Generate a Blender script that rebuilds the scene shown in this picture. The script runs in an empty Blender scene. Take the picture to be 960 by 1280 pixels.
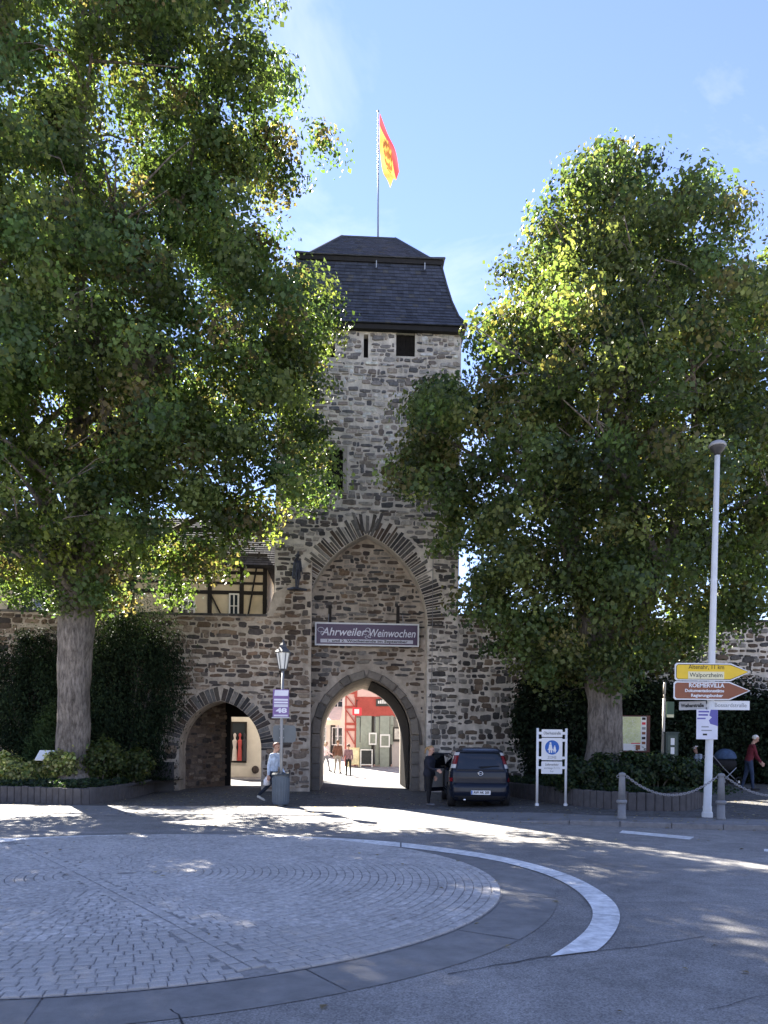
import bpy, bmesh, math, random
import numpy as np
from mathutils import Vector, Matrix
from mathutils.geometry import tessellate_polygon
R = math.radians
SC = bpy.context.scene
COL = SC.collection

# ------------------------------------------------------------------ camera
F, CX, HY, H, ROLL = 962.0, 480.0, 932.0, 1.66, R(0.6)
cam_d = bpy.data.cameras.new('camera')
cam = bpy.data.objects.new('camera', cam_d); COL.objects.link(cam)
cam_d.sensor_fit = 'VERTICAL'; cam_d.sensor_height = 36.0
cam_d.lens = F / 1280 * 36.0
cam_d.shift_y = (HY - 640) / 1280
cam_d.clip_start = 0.1; cam_d.clip_end = 3000
cam.matrix_world = Matrix.Translation((0, 0, H)) @ Matrix.Rotation(R(90), 4, 'X') @ Matrix.Rotation(ROLL, 4, 'Z')
SC.camera = cam

# ------------------------------------------------------------------ sky and sun
SUN_EL, SUN_AZ = R(40.5), R(-30.0)          # azimuth from +Y, negative = to the left
w = bpy.data.worlds.new('World'); SC.world = w; w.use_nodes = True
nt = w.node_tree; nt.nodes.clear()
n_out = nt.nodes.new('ShaderNodeOutputWorld'); n_bg = nt.nodes.new('ShaderNodeBackground')
n_sky = nt.nodes.new('ShaderNodeTexSky'); n_sky.sky_type = 'NISHITA'; n_sky.sun_disc = False
n_sky.sun_elevation = SUN_EL; n_sky.sun_rotation = SUN_AZ % (2 * math.pi)
n_sky.air_density = 1.0; n_sky.dust_density = 0.0; n_sky.ozone_density = 3.0; n_sky.altitude = 100
tc = nt.nodes.new('ShaderNodeTexCoord'); mp = nt.nodes.new('ShaderNodeMapping')
mp.inputs['Scale'].default_value = (1.0, 1.0, 2.2); mp.inputs['Rotation'].default_value = (0.1, 0.2, 1.6); mp.inputs['Location'].default_value = (5.1, 1.3, 4.0)
nz = nt.nodes.new('ShaderNodeTexNoise'); nz.inputs['Scale'].default_value = 2.3; nz.inputs['Detail'].default_value = 7
nz.inputs['Roughness'].default_value = 0.6; nz.inputs['Distortion'].default_value = 0.6
rmp = nt.nodes.new('ShaderNodeValToRGB'); rmp.color_ramp.elements[0].position = 0.52; rmp.color_ramp.elements[1].position = 0.80
mx = nt.nodes.new('ShaderNodeMix'); mx.data_type = 'RGBA'
nt.links.new(tc.outputs['Generated'], mp.inputs['Vector']); nt.links.new(mp.outputs['Vector'], nz.inputs['Vector'])
nt.links.new(nz.outputs['Fac'], rmp.inputs['Fac'])
mm = nt.nodes.new('ShaderNodeMath'); mm.operation = 'MULTIPLY'; mm.inputs[1].default_value = 0.30
nt.links.new(rmp.outputs['Color'], mm.inputs[0]); nt.links.new(mm.outputs[0], mx.inputs['Factor'])
nt.links.new(n_sky.outputs['Color'], mx.inputs['A']); mx.inputs['B'].default_value = (8.0, 8.4, 9.0, 1)
wb = nt.nodes.new('ShaderNodeVectorMath'); wb.operation = 'MULTIPLY'; wb.inputs[1].default_value = (1.05, 0.90, 0.99)   # camera white balance
nt.links.new(mx.outputs['Result'], wb.inputs[0]); nt.links.new(wb.outputs['Vector'], n_bg.inputs['Color']); n_bg.inputs['Strength'].default_value = 0.05
nt.links.new(n_bg.outputs['Background'], n_out.inputs['Surface'])
sun_d = bpy.data.lights.new('sun', 'SUN'); sun_d.energy = 5.0; sun_d.angle = R(0.5); sun_d.color = (1.0, 0.94, 0.84)
sun = bpy.data.objects.new('sun', sun_d); COL.objects.link(sun)
sd = Vector((math.sin(SUN_AZ) * math.cos(SUN_EL), math.cos(SUN_AZ) * math.cos(SUN_EL), math.sin(SUN_EL)))
sun.rotation_euler = sd.to_track_quat('Z', 'Y').to_euler(); sun.location = sd * 60
SC.view_settings.view_transform = 'Standard'; SC.view_settings.look = 'None'
SC.view_settings.gamma = 1.0; SC.view_settings.use_curve_mapping = False
SC.view_settings.exposure = 2.76
SC.cycles.max_bounces = 7; SC.cycles.diffuse_bounces = 4; SC.cycles.transmission_bounces = 5
SC.cycles.caustics_reflective = False; SC.cycles.caustics_refractive = False

# ------------------------------------------------------------------ measuring
ca, sa = math.cos(ROLL), math.sin(ROLL)
def ray(px, py):
    dx, dz = (px - CX) / F, (HY - py) / F
    return dx * ca - dz * sa, dx * sa + dz * ca
def P(px, py, Y):
    a, b = ray(px, py); return Vector((a * Y, Y, H + b * Y))
def G(px, py, z=0.0):
    a, b = ray(px, py); Y = (z - H) / b; return Vector((a * Y, Y, z))
def proj(p):
    x, y, z = p[0] / p[1], 0, (p[2] - H) / p[1]
    return CX + F * (x * ca + z * sa), HY - F * (-x * sa + z * ca)
GTH = R(3.0); GO = Vector((-0.66, 27.5, 0.0))
GM = Matrix.Translation(GO) @ Matrix.Rotation(GTH, 4, 'Z')
GMI = GM.inverted()
def FL(px, py, yl=0.0):
    a, b = ray(px, py); n = Vector((-math.sin(GTH), math.cos(GTH), 0)); d = Vector((a, 1, b)); c = Vector((0, 0, H))
    t = (yl - n.dot(c - GO)) / n.dot(d); q = GMI @ (c + d * t); return q.x, q.z
def smooth(x, a, b):
    t = min(1, max(0, (x - a) / (b - a))); return t * t * (3 - 2 * t)

# ------------------------------------------------------------------ materials
MATS = {}
def M(name, rgb=(.5, .5, .5), rough=.85, var=.15, scale=6.0, bump=0.0, bscale=None, attr=False, metal=0.0, spec=.3, big=0.0, streak=0.0, coat=0.0):
    if name in MATS: return MATS[name]
    m = bpy.data.materials.new(name); m.use_nodes = True; t = m.node_tree; N = t.nodes; L = t.links
    b = N['Principled BSDF']; b.inputs['Roughness'].default_value = rough; b.inputs['Metallic'].default_value = metal
    b.inputs['Specular IOR Level'].default_value = spec; b.inputs['Coat Weight'].default_value = coat
    c = N.new('ShaderNodeTexCoord')
    if attr:
        a = N.new('ShaderNodeAttribute'); a.attribute_name = 'col'; src = a.outputs['Color']
    else:
        a = N.new('ShaderNodeRGB'); a.outputs[0].default_value = (*rgb, 1); src = a.outputs[0]
    def vary(src, sc, amt, det=5):
        n = N.new('ShaderNodeTexNoise'); n.inputs['Scale'].default_value = sc; n.inputs['Detail'].default_value = det
        n.inputs['Roughness'].default_value = .65
        L.new(c.outputs['Object'], n.inputs['Vector'])
        mr = N.new('ShaderNodeMapRange'); mr.inputs['From Min'].default_value = .3; mr.inputs['From Max'].default_value = .7
        mr.inputs['To Min'].default_value = 1 - amt; mr.inputs['To Max'].default_value = 1 + amt; L.new(n.outputs['Fac'], mr.inputs['Value'])
        v = N.new('ShaderNodeVectorMath'); v.operation = 'SCALE'; L.new(src, v.inputs[0]); L.new(mr.outputs['Result'], v.inputs['Scale'])
        return v.outputs['Vector'], n
    if var: src, _ = vary(src, scale, var)
    if big: src, _ = vary(src, scale * .09, big, 4)
    if streak:
        src, nn_ = vary(src, 1.0, streak, 5); mp2 = N.new('ShaderNodeMapping'); mp2.inputs['Scale'].default_value = (1.5, 1.5, .22); L.new(c.outputs['Object'], mp2.inputs['Vector']); L.new(mp2.outputs['Vector'], nn_.inputs['Vector'])
    L.new(src, b.inputs['Base Color'])
    if bump:
        n = N.new('ShaderNodeTexNoise'); n.inputs['Scale'].default_value = bscale or scale * 3; n.inputs['Detail'].default_value = 6
        L.new(c.outputs['Object'], n.inputs['Vector'])
        bp = N.new('ShaderNodeBump'); bp.inputs['Strength'].default_value = bump; bp.inputs['Distance'].default_value = .02
        L.new(n.outputs['Fac'], bp.inputs['Height']); L.new(bp.outputs['Normal'], b.inputs['Normal'])
    MATS[name] = m; return m
def leaf_mat(name, trans=.45):
    m = bpy.data.materials.new(name); m.use_nodes = True; t = m.node_tree; N = t.nodes; L = t.links
    b = N['Principled BSDF']; b.inputs['Roughness'].default_value = .5; b.inputs['Specular IOR Level'].default_value = .35
    a = N.new('ShaderNodeAttribute'); a.attribute_name = 'col'
    L.new(a.outputs['Color'], b.inputs['Base Color'])
    tr = N.new('ShaderNodeBsdfTranslucent'); mu = N.new('ShaderNodeVectorMath'); mu.operation = 'MULTIPLY'; mu.inputs[1].default_value = (2.0, 1.9, .95)
    L.new(a.outputs['Color'], mu.inputs[0]); L.new(mu.outputs['Vector'], tr.inputs['Color'])
    mi = N.new('ShaderNodeMixShader'); mi.inputs['Fac'].default_value = trans
    L.new(b.outputs['BSDF'], mi.inputs[1]); L.new(tr.outputs['BSDF'], mi.inputs[2]); L.new(mi.outputs['Shader'], N['Material Output'].inputs['Surface'])
    return m
def glass_mat(name, rgb=(.02, .025, .03), rough=.05):
    m = M(name, rgb, rough, 0, spec=.8); return m

# ------------------------------------------------------------------ mesh building
class MB:
    def __init__(s): s.v = []; s.f = []; s.c = []; s.m = []; s.col = (.5, .5, .5); s.mi = 0
    def add(s, vs, fs):
        o = len(s.v); s.v += [tuple(p) for p in vs]
        for f in fs: s.f.append(tuple(i + o for i in f)); s.c.append(s.col); s.m.append(s.mi)
    def box(s, x0, x1, y0, y1, z0, z1):
        s.add([(x0, y0, z0), (x1, y0, z0), (x1, y1, z0), (x0, y1, z0), (x0, y0, z1), (x1, y0, z1), (x1, y1, z1), (x0, y1, z1)],
              [(0, 3, 2, 1), (4, 5, 6, 7), (0, 1, 5, 4), (1, 2, 6, 5), (2, 3, 7, 6), (3, 0, 4, 7)])
    def bar(s, a, b, wx, wz, up=(0, 0, 1)):          # box beam between two points
        a = Vector(a); b = Vector(b); d = (b - a).normalized(); u = Vector(up)
        if abs(d.dot(u)) > .98: u = Vector((0, 1, 0))
        x = d.cross(u).normalized() * wx / 2; z = x.cross(d).normalized() * wz / 2
        s.add([a - x - z, a + x - z, a + x + z, a - x + z, b - x - z, b + x - z, b + x + z, b - x + z],
              [(0, 1, 2, 3), (7, 6, 5, 4), (0, 4, 5, 1), (1, 5, 6, 2), (2, 6, 7, 3), (3, 7, 4, 0)])
    def tube(s, pts, rad, n=10, cap=True):
        pts = [Vector(p) for p in pts]
        if not hasattr(rad, '__len__'): rad = [rad] * len(pts)
        o = len(s.v); prev = None
        for i, p in enumerate(pts):
            d = (pts[min(i + 1, len(pts) - 1)] - pts[max(i - 1, 0)])
            d = d.normalized() if d.length > 1e-9 else Vector((0, 0, 1))
            if prev is None:
                u = Vector((1, 0, 0)) if abs(d.x) < .9 else Vector((0, 1, 0)); x = d.cross(u).normalized()
            else: x = (prev - d * prev.dot(d)).normalized()
            prev = x; y = d.cross(x)
            for k in range(n):
                a = 2 * math.pi * k / n; s.v.append(tuple(p + (x * math.cos(a) + y * math.sin(a)) * rad[i]))
        for i in range(len(pts) - 1):
            for k in range(n):
                s.f.append((o + i * n + k, o + i * n + (k + 1) % n, o + (i + 1) * n + (k + 1) % n, o + (i + 1) * n + k)); s.c.append(s.col); s.m.append(s.mi)
        if cap:
            s.f.append(tuple(o + k for k in range(n))[::-1]); s.c.append(s.col); s.m.append(s.mi)
            e = o + (len(pts) - 1) * n; s.f.append(tuple(e + k for k in range(n))); s.c.append(s.col); s.m.append(s.mi)
    def lathe(s, prof, c=(0, 0, 0), n=20):           # prof: (r, z)
        s.tube([(c[0], c[1], c[2] + z + i * 1e-6) for i, (r, z) in enumerate(prof)], [max(r, 1e-4) for r, z in prof], n)
    def ell(s, c, r, nu=12, nv=8):
        o = []; 
        for j in range(nv + 1):
            t = math.pi * j / nv
            for i in range(nu):
                a = 2 * math.pi * i / nu
                o.append((c[0] + r[0] * math.sin(t) * math.cos(a), c[1] + r[1] * math.sin(t) * math.sin(a), c[2] - r[2] * math.cos(t)))
        fs = [(j * nu + i, j * nu + (i + 1) % nu, (j + 1) * nu + (i + 1) % nu, (j + 1) * nu + i) for j in range(nv) for i in range(nu)]
        s.add(o, fs)
    def prism(s, poly, y0, y1, holes=()):            # polygon in x,z extruded along y (y0 = front)
        loops = [list(poly)] + [list(h) for h in holes]
        flat = [p for l in loops for p in l]
        tri = tessellate_polygon([[Vector((p[0], p[1], 0)) for p in l] for l in loops])
        def area(t): a, b, c = (flat[i] for i in t); return (b[0] - a[0]) * (c[1] - a[1]) - (c[0] - a[0]) * (b[1] - a[1])
        tri = [t if area(t) > 0 else t[::-1] for t in tri]
        n = len(flat); vs = [(p[0], y0, p[1]) for p in flat] + [(p[0], y1, p[1]) for p in flat]
        fs = list(tri) + [tuple(i + n for i in t[::-1]) for t in tri]
        o = 0
        for k, l in enumerate(loops):
            ar = sum(l[i][0] * l[(i + 1) % len(l)][1] - l[(i + 1) % len(l)][0] * l[i][1] for i in range(len(l)))
            flip = (ar > 0) != (k == 0)
            for i in range(len(l)):
                a, b = o + i, o + (i + 1) % len(l)
                fs.append((a, b, b + n, a + n) if flip else (b, a, a + n, b + n))
            o += len(l)
        s.add(vs, fs)
    def stone(s, poly, yb, depth, inset=.18):        # a proud stone with worn edge; front faces -y
        n = len(poly); cx = sum(p[0] for p in poly) / n; cz = sum(p[1] for p in poly) / n
        m = min(max(p[0] for p in poly) - min(p[0] for p in poly), max(p[1] for p in poly) - min(p[1] for p in poly))
        def sh(p, k):
            d = math.hypot(p[0] - cx, p[1] - cz) or 1; q = max(0, 1 - k * m / d); return cx + (p[0] - cx) * q, cz + (p[1] - cz) * q
        a = [(p[0], yb, p[1]) for p in poly]; b = [(p[0], yb - depth * .55, p[1]) for p in poly]
        c = [(*sh(p, inset),) for p in poly]; c = [(q[0], yb - depth, q[1]) for q in c]
        fs = [(i, (i + 1) % n, n + (i + 1) % n, n + i) for i in range(n)] + [(n + i, n + (i + 1) % n, 2 * n + (i + 1) % n, 2 * n + i) for i in range(n)]
        fs.append(tuple(range(2 * n, 3 * n))); s.add(a + b + c, fs)
    def mesh(s, name, mats, smooth=False):
        me = bpy.data.meshes.new(name); me.from_pydata(s.v, [], s.f)
        for m in (mats if isinstance(mats, (list, tuple)) else [mats]): me.materials.append(m)
        if any(s.m): me.polygons.foreach_set('material_index', s.m)
        at = me.attributes.new('col', 'FLOAT_COLOR', 'FACE')
        at.data.foreach_set('color', np.array([(*c[:3], 1) for c in s.c], dtype=np.float32).ravel())
        if smooth: me.polygons.foreach_set('use_smooth', [True] * len(me.polygons))
        return me
    def build(s, name, mats, parent=None, smooth=False, **kw):
        return link(name, s.mesh(name, mats, smooth), parent, **kw)
def link(name, me, parent=None, **kw):
    o = bpy.data.objects.new(name, me); COL.objects.link(o)
    if parent is not None: o.parent = parent
    for k, v in kw.items(): o[k] = v
    return o
def thing(name, label, cat, loc=(0, 0, 0), rz=0.0, group=None):
    o = bpy.data.objects.new(name, None); COL.objects.link(o); o.empty_display_size = .2
    o.location = loc; o.rotation_euler = (0, 0, rz); o['label'] = label; o['category'] = cat
    if group: o['group'] = group
    return o
def gthing(name, label, cat): return thing(name, label, cat, GO, GTH)
def struct(name, o): o['kind'] = 'structure'; return o
def boxpart(name, mat, parent, *b, col=None):
    m = MB()
    if col: m.col = col
    m.box(*b); return m.build(name, mat, parent)
_DG = None
def evaluated(o, name):
    bpy.context.view_layer.update()
    dg = bpy.context.evaluated_depsgraph_get()
    return bpy.data.meshes.new_from_object(o.evaluated_get(dg))
def text(s, size, mat, parent, loc, rot=(R(90), 0, 0), align='CENTER', shear=0, bold=0.0, space=1.0, sx=1.0, name='lettering', width=None):
    c = bpy.data.curves.new('txt', 'FONT'); c.body = s; c.size = size; c.align_x = align; c.align_y = 'CENTER'; c.shear = shear
    c.offset = bold; c.space_character = space; c.extrude = .0008; c.resolution_u = 3
    o = bpy.data.objects.new('txt', c); COL.objects.link(o)
    me = evaluated(o, name); bpy.data.objects.remove(o); bpy.data.curves.remove(c)
    if width and len(me.vertices):
        xs = [v.co.x for v in me.vertices]; sx = width / (max(xs) - min(xs))
    me.materials.clear(); me.materials.append(mat)
    o = link(name, me, parent); o.location = loc; o.rotation_euler = rot; o.scale = (sx, 1, 1); return o
def leaves(name, mat, parent, c, n, size, col, asp=.42, fold=.18, rng=None, droop=None, **kw):
    rng = rng or np.random.default_rng(1); N = len(c)
    n = n / np.linalg.norm(n, axis=1, keepdims=True)
    t = rng.normal(size=(N, 3)) if droop is None else droop + rng.normal(size=(N, 3)) * .5
    t -= n * np.sum(t * n, 1, keepdims=True); t /= np.linalg.norm(t, axis=1, keepdims=True) + 1e-9
    b = np.cross(n, t); s = size[:, None]
    V = np.empty((N, 4, 3)); V[:, 0] = c - t * s * .5; V[:, 2] = c + t * s * .5
    V[:, 1] = c - t * s * .06 + b * s * asp + n * s * fold; V[:, 3] = c - t * s * .06 - b * s * asp + n * s * fold
    me = bpy.data.meshes.new(name); me.vertices.add(4 * N); me.vertices.foreach_set('co', V.astype(np.float32).ravel())
    i = np.arange(N)[:, None] * 4; idx = np.concatenate([i, i + 1, i + 2, i, i + 2, i + 3], 1).astype(np.int32).ravel()
    me.loops.add(6 * N); me.loops.foreach_set('vertex_index', idx)
    me.polygons.add(2 * N); me.polygons.foreach_set('loop_start', (np.arange(2 * N) * 3).astype(np.int32))
    me.update(calc_edges=True); me.materials.append(mat)
    at = me.attributes.new('col', 'FLOAT_COLOR', 'FACE')
    cc = np.concatenate([np.clip(col, .002, 1), np.ones((N, 1))], 1); at.data.foreach_set('color', np.repeat(cc, 2, 0).astype(np.float32).ravel())
    return link(name, me, parent, **kw)
def pick(rng, cols, n, jit=.18):
    cols = np.array(cols); k = rng.integers(0, len(cols), n); c = cols[k] * (1 + rng.normal(size=(n, 1)) * jit); return np.clip(c, .004, 1)
# ------------------------------------------------------------------ ground, road, paving
EX = [-60, -12, -9, 0, 2.9, 4.8, 6.4, 9, 12, 25, 60]; EY = [18.3, 17.9, 17.8, 18.0, 16.9, 16.3, 15.9, 15.6, 15.4, 14.6, 12]
def edge_y(x): return float(np.interp(x, EX, EY))
def ground_z(x, y):
    z = .012 + .10 * smooth(x, 2.2, 4.8)
    z += max(0, y - 18.5) * .045 * smooth(x, 6.8, 11.5)
    if y > 36: z += (y - 36) * .040
    return z
def asphalt_mat():
    m = M('asphalt', (.225, .214, .20), .82, .2, 3.0, .35, 160, big=.32, streak=.0); t = m.node_tree; N = t.nodes; L = t.links
    b = N['Principled BSDF']; src = b.inputs['Base Color'].links[0].from_socket
    c = N.new('ShaderNodeTexCoord'); v = N.new('ShaderNodeTexVoronoi'); v.inputs['Scale'].default_value = 90
    L.new(c.outputs['Object'], v.inputs['Vector'])
    r = N.new('ShaderNodeMapRange'); r.inputs['From Min'].default_value = .0; r.inputs['From Max'].default_value = 1
    r.inputs['To Min'].default_value = .6; r.inputs['To Max'].default_value = 1.55
    L.new(v.outputs['Color'], r.inputs['Value'])
    sc = N.new('ShaderNodeVectorMath'); sc.operation = 'SCALE'; L.new(src, sc.inputs[0]); L.new(r.outputs['Result'], sc.inputs['Scale'])
    L.new(sc.outputs['Vector'], b.inputs['Base Color']); return m
def cobble_mat(name, rgb, scale=8.0, gap=.06, bump=.7):
    m = M(name, rgb, .85, .22, 2.2, 0, big=.12); t = m.node_tree; N = t.nodes; L = t.links
    b = N['Principled BSDF']; src = b.inputs['Base Color'].links[0].from_socket
    c = N.new('ShaderNodeTexCoord'); v = N.new('ShaderNodeTexVoronoi'); v.feature = 'DISTANCE_TO_EDGE'; v.inputs['Scale'].default_value = scale
    v2 = N.new('ShaderNodeTexVoronoi'); v2.inputs['Scale'].default_value = scale
    L.new(c.outputs['Object'], v.inputs['Vector']); L.new(c.outputs['Object'], v2.inputs['Vector'])
    r = N.new('ShaderNodeMapRange'); r.inputs['From Max'].default_value = gap; r.inputs['To Min'].default_value = .45; L.new(v.outputs['Distance'], r.inputs['Value'])
    r2 = N.new('ShaderNodeMapRange'); r2.inputs['To Min'].default_value = .75; r2.inputs['To Max'].default_value = 1.25; L.new(v2.outputs['Color'], r2.inputs['Value'])
    q = N.new('ShaderNodeMath'); q.operation = 'MULTIPLY'; L.new(r.outputs['Result'], q.inputs[0]); L.new(r2.outputs['Result'], q.inputs[1])
    sc = N.new('ShaderNodeVectorMath'); sc.operation = 'SCALE'; L.new(src, sc.inputs[0]); L.new(q.outputs[0], sc.inputs['Scale']); L.new(sc.outputs['Vector'], b.inputs['Base Color'])
    bp = N.new('ShaderNodeBump'); bp.inputs['Strength'].default_value = bump; bp.inputs['Distance'].default_value = .03
    L.new(r.outputs['Result'], bp.inputs['Height']); L.new(bp.outputs['Normal'], b.inputs['Normal']); return m
ASPH = asphalt_mat()
m = MB(); m.add([(-900, -500, 0), (900, -500, 0), (900, 1500, 0), (-900, 1500, 0)], [(0, 1, 2, 3)])
GROUND = struct('ground', m.build('ground', ASPH)); GROUND['label'] = 'grey asphalt road surface'
def sheet(name, mat, xs, y0f, y1f, ny, zf, dz=0):
    m = MB(); vs = []; 
    for x in xs:
        a, b = y0f(x), y1f(x)
        for j in range(ny + 1):
            y = a + (b - a) * (j / ny) ** 1.3; vs.append((x, y, zf(x, y) + dz))
    n = ny + 1; fs = [(i * n + j, (i + 1) * n + j, (i + 1) * n + j + 1, i * n + j + 1) for i in range(len(xs) - 1) for j in range(ny)]
    m.add(vs, fs); return struct(name, m.build(name, mat, smooth=True))
XS = sorted(set([-60, -40, -25] + [round(-16 + i * .75, 3) for i in range(43)] + [20, 25, 40, 60]))
KW = .16
sheet('pavement', M('paving', (.21, .206, .203), .9, .2, 1.6, .5, 30, big=.22), XS, lambda x: edge_y(x) + KW, lambda x: edge_y(x) + 2.3 - .9 * smooth(x, 3, 5), 3, ground_z)
sheet('forecourt', cobble_mat('dark_cobbles', (.12, .116, .112), 7.5, .07, .8), XS, lambda x: edge_y(x) + 2.3 - .9 * smooth(x, 3, 5), lambda x: 36.0, 14, ground_z)
sheet('street', cobble_mat('pale_setts', (.36, .34, .31), 6, .05, .4), [-12, -8, -6, -4, -2, 0, 2, 4, 6, 10], lambda x: 36.0, lambda x: 95.0, 10, ground_z)
# kerb stones along the pavement edge
kerb = struct('kerb', thing('kerb', 'stone kerb along the pavement edge', 'kerb')); del kerb['category']; del kerb['label']
KM = M('kerb_stone', (.19, .185, .185), .85, .22, 7, .4, 40); rg = random.Random(3)
x = -15.0
while x < 16:
    x2 = x + 1.0; a = Vector((x + .008, edge_y(x), 0)); b = Vector((x2 - .008, edge_y(x2), 0)); n = Vector((-(b - a).y, (b - a).x, 0)).normalized() * (KW - .004)
    za, zb = ground_z(x, edge_y(x)) + .004, ground_z(x2, edge_y(x2)) + .004 + rg.uniform(-.002, .002); c = .018
    nn = n.normalized() * c
    m = MB(); m.add([a + Vector((0, 0, -.1)), b + Vector((0, 0, -.1)), b + n + Vector((0, 0, -.1)), a + n + Vector((0, 0, -.1)),
                     a + Vector((0, 0, za - c)), b + Vector((0, 0, zb - c)), b + n + Vector((0, 0, zb)), a + n + Vector((0, 0, za)), a + nn + Vector((0, 0, za)), b + nn + Vector((0, 0, zb))],
                    [(0, 1, 5, 4), (4, 5, 9, 8), (8, 9, 6, 7), (1, 2, 6, 9, 5), (3, 0, 4, 8, 7), (2, 3, 7, 6)])
    m.build('kerb_stone', KM, kerb); x = x2
# ---- roundabout
RC = Vector((-3.13, 9.40, 0)); RR = 4.52
RB = struct('roundabout', thing('roundabout', 'x', 'x', RC)); del RB['category']; del RB['label']
def ringpts(r, n, a0=0, a1=2 * math.pi): return [(r * math.cos(a0 + (a1 - a0) * i / n), r * math.sin(a0 + (a1 - a0) * i / n)) for i in range(n + 1)]
def annulus(m, r0, r1, a0, a1, n, z, z2=None):
    p = ringpts(r0, n, a0, a1); q = ringpts(r1, n, a0, a1); z2 = z if z2 is None else z2
    m.add([(a, b, z) for a, b in p] + [(a, b, z2) for a, b in q], [(i, n + 1 + i, n + 2 + i, i + 1) for i in range(n)])
dome = lambda r: .012 + .05 * (1 - (r / RR) ** 2)
m = MB()
for k in range(12): annulus(m, max(.001, RR * k / 12), RR * (k + 1) / 12 * (1.004 if k == 11 else 1), 0, 2 * math.pi, 96, dome(RR * k / 12), dome(RR * (k + 1) / 12))
m.build('bedding', M('bedding', (.28, .265, .245), .95, .3, 20, .5, 80), RB)
rg = random.Random(11); cobs = []
rows = 44; rw = RR / rows
dang = math.atan2(G(330, 1222).y - G(60, 1080).y, G(330, 1222).x - G(60, 1080).x); ddir = Vector((math.cos(dang), math.sin(dang))); dp = G(60, 1080) - RC; dp = Vector((dp.x, dp.y))
for k in range(1, rows):
    r = (k + .5) * rw; nn = max(6, int(2 * math.pi * r / rg.uniform(.105, .14))); off = rg.random() * 6.28
    for i in range(nn):
        a = off + 2 * math.pi * i / nn; x, y = r * math.cos(a), r * math.sin(a)
        d = abs((x - dp.x) * ddir.y - (y - dp.y) * ddir.x)
        if d < .13: continue
        cobs.append((x, y, dome(r), a + rg.gauss(0, .025), rw - rg.uniform(.004, .011), 2 * math.pi * r / nn - rg.uniform(.004, .012)))
L_ = 0
while L_ < 9.5:                                    # the straight double row that crosses the disc
    for s in (-1, 1):
        q = dp + ddir * (L_ - 2.0) + Vector((-ddir.y, ddir.x)) * s * .062
        if q.length < RR - .1: cobs.append((q.x, q.y, dome(q.length) + .002, dang, .155, .11))
    L_ += .166
def cobmesh(seed):
    q = random.Random(seed); m = MB(); j = lambda s: q.uniform(-s, s)
    base = [(-.5, -.5), (.5, -.5), (.5, .5), (-.5, .5)]; b2 = [(a + j(.04), b + j(.04)) for a, b in base]
    t = [(a * q.uniform(.72, .84), b * q.uniform(.72, .84), 1 + j(.12)) for a, b in b2]
    m.add([(a, b, -.5) for a, b in b2] + [(a, b, .55) for a, b in b2] + t, [(i, (i + 1) % 4, 4 + (i + 1) % 4, 4 + i) for i in range(4)] + [(4 + i, 4 + (i + 1) % 4, 8 + (i + 1) % 4, 8 + i) for i in range(4)] + [(8, 9, 10, 11)])
    return m
COBM = M('granite_sett', attr=True, rough=.8, var=.34, scale=14, bump=.45, bscale=120, big=.15)
protos = []
for q in range(8):
    b = cobmesh(q); g = [.41, .425, .40, .44, .415, .43, .405, .45][q]; b.c = [(g * 1.06, g, g * .93)] * len(b.f); protos.append((b, b.mesh('sett', COBM)))
def inview(c):
    p = Vector((RC.x + c[0], RC.y + c[1], c[2]))
    if p.y < 1: return False
    u, v = proj(p); return -5 < u < 965 and v < 1285
vis = sorted([c for c in cobs if inview(c)], key=lambda c: (RC.x + c[0]) ** 2 + (RC.y + c[1]) ** 2)
near = set(map(id, vis[:300])); rest = MB()
for c in cobs:
    b, me = protos[rg.randrange(8)]; h = .013
    if id(c) in near:
        o = link('cobble', me, RB); o.location = (c[0], c[1], c[2]); o.rotation_euler = (0, 0, c[3]); o.scale = (c[4], c[5], h)
    else:
        cs, sn = math.cos(c[3]), math.sin(c[3]); rest.col = b.c[0]
        rest.add([(c[0] + v[0] * c[4] * cs - v[1] * c[5] * sn, c[1] + v[0] * c[4] * sn + v[1] * c[5] * cs, c[2] + v[2] * h) for v in b.v], b.f)
rest.build('cobbles_beyond', COBM, RB, kind='stuff')
# concrete collar slabs round the cobbles
CM = M('collar_concrete', (.215, .206, .193), .85, .2, 4, .3, 90, big=.15)
for k in range(16):
    m = MB(); a0 = k * math.pi / 8 + .21; annulus(m, RR + .02, 5.13, a0 + .0015, a0 + math.pi / 8 - .0015, 12, .008, .005)
    o = m.build('collar_slab', CM, RB)
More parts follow.
